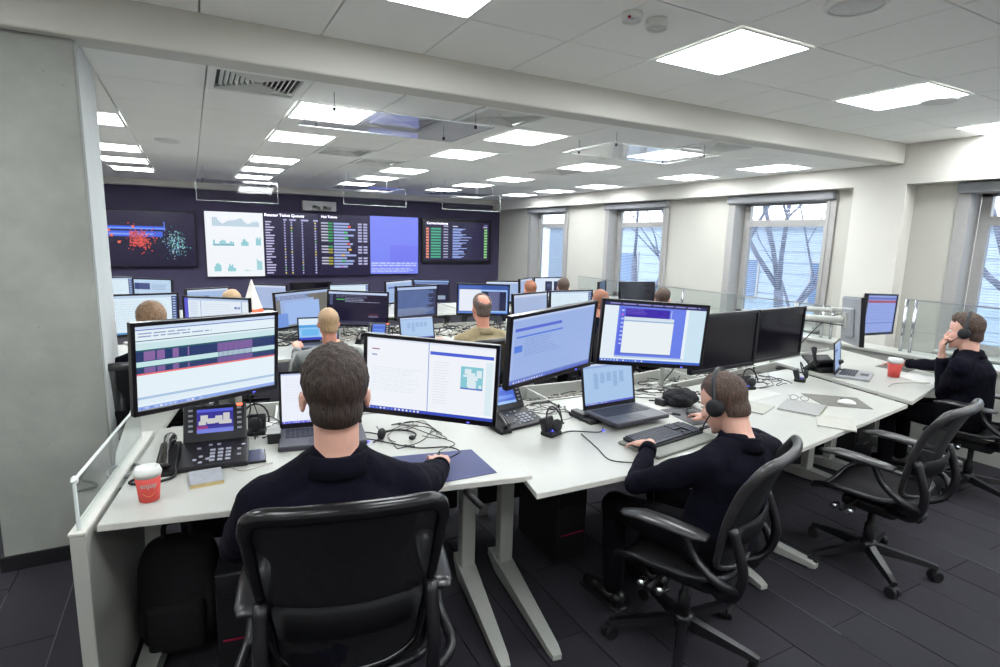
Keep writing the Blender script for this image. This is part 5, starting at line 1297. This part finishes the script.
# knitted hat
bm = NB(); bmesh.ops.create_icosphere(bm, subdivisions=5, radius=1)
for v in bm.verts:
    d = v.co.copy(); nn = 1+.16*noise.noise(d*2.1)+.05*noise.noise(d*9); v.co = Vector((d.x*.125*nn, d.y*.095*nn, max(0, .045+d.z*.055*nn)))
tag(mesh_obj('knitted_hat', bm, mat('black_knit', rgb(24, 22, 28), .95, nscale=60, namt=.4, bump=.9, bscale=140), smooth=True, loc=(2.66, 2.50, .7505)), 'crumpled black knitted hat beside the head of the man with the headset', 'hat')
def headset_stand(label, x, y, z, rz, s=1.0):
    t = thing('headset_dock', label, 'headset dock', (x, y, z), R(rz))
    mesh_obj('dock_base', bx((0, 0, .012), (.09, .08, .024), bev=.006), M_blackm, t)
    mesh_obj('dock_body', bx((0, .01, .055), (.085, .035, .085), RX(-R(18)), .008, 2), M_black, t)
    h = mesh_obj('ear_cup', lathe(NB(), [(.02, -.012), (.032, -.010), (.034, .004), (.026, .014), (.008, .016)], n=22, M=T(.0, -.035, .06) @ RX(PI/2-.2)), M_blackm, t, True)
    mesh_obj('headband', tube(NB(), [(.062*math.sin(a), -.02+.03*math.cos(a), .075+.075*math.cos(a)) for a in [R(v) for v in range(-100, 101, 20)]], .005, 8), M_black, t, True)
    mesh_obj('microphone_boom', tube(NB(), spline([(.02, -.045, .06), (.015, -.05, .11), (.0, -.04, .16)], 5), .0028, 6), M_blackm, t, True); mesh_obj('microphone', sph(NB(), (0, -.04, .165), (.007, .007, .011), sub=2), M_blackm, t, True)
    mesh_obj('status_light', bx((.0, -.012, .028), (.018, .004, .006)), M_blueled, t)
headset_stand('black headset on its dock, left of the foreground laptop', .235, 2.95, .765, -12)
headset_stand('black headset dock with a blue light, left of the spreadsheet laptop', 1.60, 2.36, .75, 20)
headset_stand('black headset dock with a raised microphone, beside the desk phone with the standing handset', 4.10, 2.66, .722, 30)
headset_stand('black headset dock among the cables under the switched-off monitors', 3.50, 2.66, .722, -10)
t = thing('headset', 'thin black headset lying flat under the monitor with the white page', 'headset', (.86, 2.62, .765), R(-30))
mesh_obj('headband', tube(NB(), [(.085*math.sin(a), .075*math.cos(a), .008) for a in [R(v) for v in range(-120, 121, 12)]], .005, 8), M_blackm, t, True)
mesh_obj('ear_cup', sph(NB(), (-.075, -.045, .028), (.020, .034, .028), sub=3), M_blackm, t, True)
mesh_obj('ear_pad', sph(NB(), (.075, -.04, .012), (.018, .016, .012), sub=2), M_blackm, t, True)
t = thing('adapter', 'small black adapter with rounded top, on the card by the spreadsheet laptop', 'adapter', (2.53, 2.53, .7517), R(10)); mesh_obj('body', bx((0, 0, .022), (.05, .075, .044), bev=.012, seg=3), M_black, t); mesh_obj('plug', tube(NB(), [(0, .04, .02), (0, .09, .01)], .005, 8), M_blackm, t)
t = thing('phone_handset', 'dark blue smartphone lying left of the foreground man, before the laptop', 'smartphone', (.20, 2.62, .765), R(-4)); mesh_obj('case', bx((0, 0, .006), (.08, .15, .011), bev=.004, seg=2), M_black, t); mesh_obj('glass_front', bx((0, 0, .0118), (.072, .14, .001)), mat('phone_glass', rgb(60, 64, 96), .12, nscale=6), t)
t = thing('black_box', 'small black box standing left of the foreground laptop', 'box', (.30, 2.80, .765), R(-9)); mesh_obj('body', bx((0, 0, .025), (.06, .08, .05), bev=.004), M_blackm, t); mesh_obj('top_plate', bx((0, 0, .0505), (.058, .078, .002)), mat('box_top', rgb(150, 150, 146), .5, nscale=30), t)
t = thing('usb_stick', 'small grey usb stick on a cord at the front edge of the right-hand desk', 'usb stick', (4.93, 2.10, .75), R(-70)); mesh_obj('body', bx((0, 0, .008), (.02, .06, .014), bev=.003), mat('stick_grey', rgb(110, 108, 100), .4, nscale=40), t); mesh_obj('plug', bx((0, .042, .008), (.013, .024, .007)), M_gmetal, t)
t = thing('usb_plug', 'small black plug lying between the keyboard and the adapter', 'plug', (2.47, 2.34, .75), R(35)); mesh_obj('body', bx((0, 0, .007), (.02, .05, .012), bev=.003), M_blackm, t); mesh_obj('tip', bx((0, .035, .007), (.012, .02, .006)), M_gmetal, t)
def cable(label, pts, r, m=M_cable, led=None):
    t = tube(NB(), spline(pts, 8), r, 6); o = mesh_obj('cable', t, m, smooth=True); tag(o, label, 'cable')
    if led: mesh_obj('plug_light', box(NB(), led, (.012, .006, .006)), M_blueled, o)
cable('thin cable hanging over the edge near the left hand of the man with the headset', [(1.75, 2.30, .754), (1.70, 2.1, .753), (1.66, 1.95, .754), (1.75, 1.86, .756), (1.755, 1.785, .755), (1.76, 1.765, .70), (1.77, 1.77, .6)], .003, M_cable)
cable('thin cable from the headset dock to the spreadsheet laptop, ending in a blue-lit plug', [(1.62, 2.33, .754), (1.72, 2.36, .754), (1.85, 2.28, .756), (1.90, 2.31, .765)], .003, M_cable, (1.88, 2.28, .760))
cable('looped black cable on the foreground desk between laptop and blue mat', [(.72, 2.58, .769), (.78, 2.66, .769), (.72, 2.74, .769), (.66, 2.68, .773), (.74, 2.6, .771), (.82, 2.5, .769), (.9, 2.42, .769), (1.02, 2.38, .769), (1.05, 2.3, .769), (.95, 2.24, .769)], .003, M_cable, (.70, 2.60, .770))
cable('pale cable running along the front of the phone beside the red cup', [(.16, 2.6, .769), (.10, 2.55, .769), (.14, 2.48, .769), (.26, 2.52, .769)], .0022, M_cableg)
cable('black cable hanging from the trough beside the adapter', [(2.62, 2.66, .754), (2.52, 2.72, .754), (2.46, 2.80, .756), (2.50, 2.88, .754), (2.6, 2.86, .754)], .003)
cable('black cable lying across the right-hand desk before the red cup', [(4.45, 2.20, .754), (4.6, 2.24, .754), (4.75, 2.20, .754), (4.88, 2.13, .756)], .0025, M_cableg)

# ================================================================== UNDER THE DESKS
M_bag = mat('bag_nylon', rgb(12, 11, 16), .85, nscale=20, namt=.3, bump=.4, bscale=30)
def backpack(label, x, y, rz, w=.32, d=.2, h=.46):
    t = thing('backpack', label, 'bag', (x, y, 0), R(rz)); bm = NB(); bmesh.ops.create_icosphere(bm, subdivisions=4, radius=1)
    for v in bm.verts:
        c = v.co.copy(); f = lambda a: math.copysign(abs(a)**.55, a); v.co = Vector((f(c.x)*w/2, f(c.y)*d/2*(1.15 if c.z < 0 else .9), h/2+f(c.z)*h/2))
    mesh_obj('bag_body', bm, M_bag, t, True)
    mesh_obj('front_pocket', bx((0, -d*.5, h*.32), (w*.7, .07, h*.42), bev=.025, seg=3), M_bag, t, True)
    mesh_obj('carry_loop', tube(NB(), spline([(-.05, 0, h-.01), (-.045, 0, h+.05), (0, 0, h+.07), (.045, 0, h+.05), (.05, 0, h-.01)], 5), .010, 8), M_blackm, t, True)
    for s in (-1, 1): mesh_obj('shoulder_strap', tube(NB(), spline([(s*.08, d*.4, h*.9), (s*.11, d*.75, h*.6), (s*.12, d*.5, h*.15)], 5), .016, 8, flat=1.8), M_blackm, t, True)
    return t
backpack('black backpack standing under the foreground desk by the white end panel', -.12, 2.55, -10, .30, .2, .50)
backpack('black bag on the floor left of the empty chair, by the desk legs', 2.62, 1.95, 20, .34, .22, .40)
def tower(label, x, y, rz):
    t = thing('computer_tower', label, 'computer', (x, y, 0), R(rz)); mesh_obj('case', bx((0, 0, .23), (.19, .42, .44), bev=.006), M_blackm, t)
    for zz in (.38, .34): mesh_obj('drive_bay', bx((0, -.212, zz), (.16, .006, .03)), M_black, t)
    mesh_obj('front_strip', bx((0, -.213, .17), (.15, .005, .006)), mat('red_strip', rgb(150, 24, 60), .4, nscale=20), t)
    for sx in (-1, 1): mesh_obj('foot', bx((sx*.07, 0, .006), (.02, .36, .012)), M_black, t)
tower('black computer tower with a red strip under the foreground desk', .13, 2.45, -9)
tower('black computer tower under the desk with the full-size keyboard', 1.75, 2.55, 0)
def low_cabinet(label, x, y, rz):
    t = thing('drawer_cabinet', label, 'cabinet', (x, y, 0), R(rz)); mesh_obj('body', bx((0, 0, .28), (.42, .5, .56), bev=.004), M_blackm, t)
    for k in range(3): d = mesh_obj('drawer', bx((0, -.256, .12+k*.17), (.40, .014, .155), bev=.003), M_black, t); mesh_obj('handle', bx((0, -.268, .17+k*.17), (.12, .012, .01)), M_gmetal, d)
low_cabinet('dark drawer cabinet under the desk with notebooks', 3.15, 2.55, 8)
low_cabinet('dark drawer cabinet under the desk at the red cup', 4.75, 2.75, 12)
# modesty panels at the back of the front-row desks
for p, dk in ((A, dA), (B, dB), (C, dC), (D, dD)):
    (xa, ya), (xb, yb) = p[3], p[2]; L = math.hypot(xb-xa, yb-ya); a = math.atan2(yb-ya, xb-xa)
    M = T((xa+xb)/2-dk.location.x, (ya+yb)/2+.005-dk.location.y, .12) @ RZ(a)
    mp_ = mesh_obj('modesty_panel', bx((0, 0, .26), (L-.12, .018, .48), M), mat('dark_fabric_panel', rgb(30, 28, 40), .9, nscale=60, namt=.2), dk)
    for s_ in (-1, 1): mesh_obj('support', bx((s_*L*.4, .012, .29), (.04, .01, .6), M), M_wmetal, mp_)
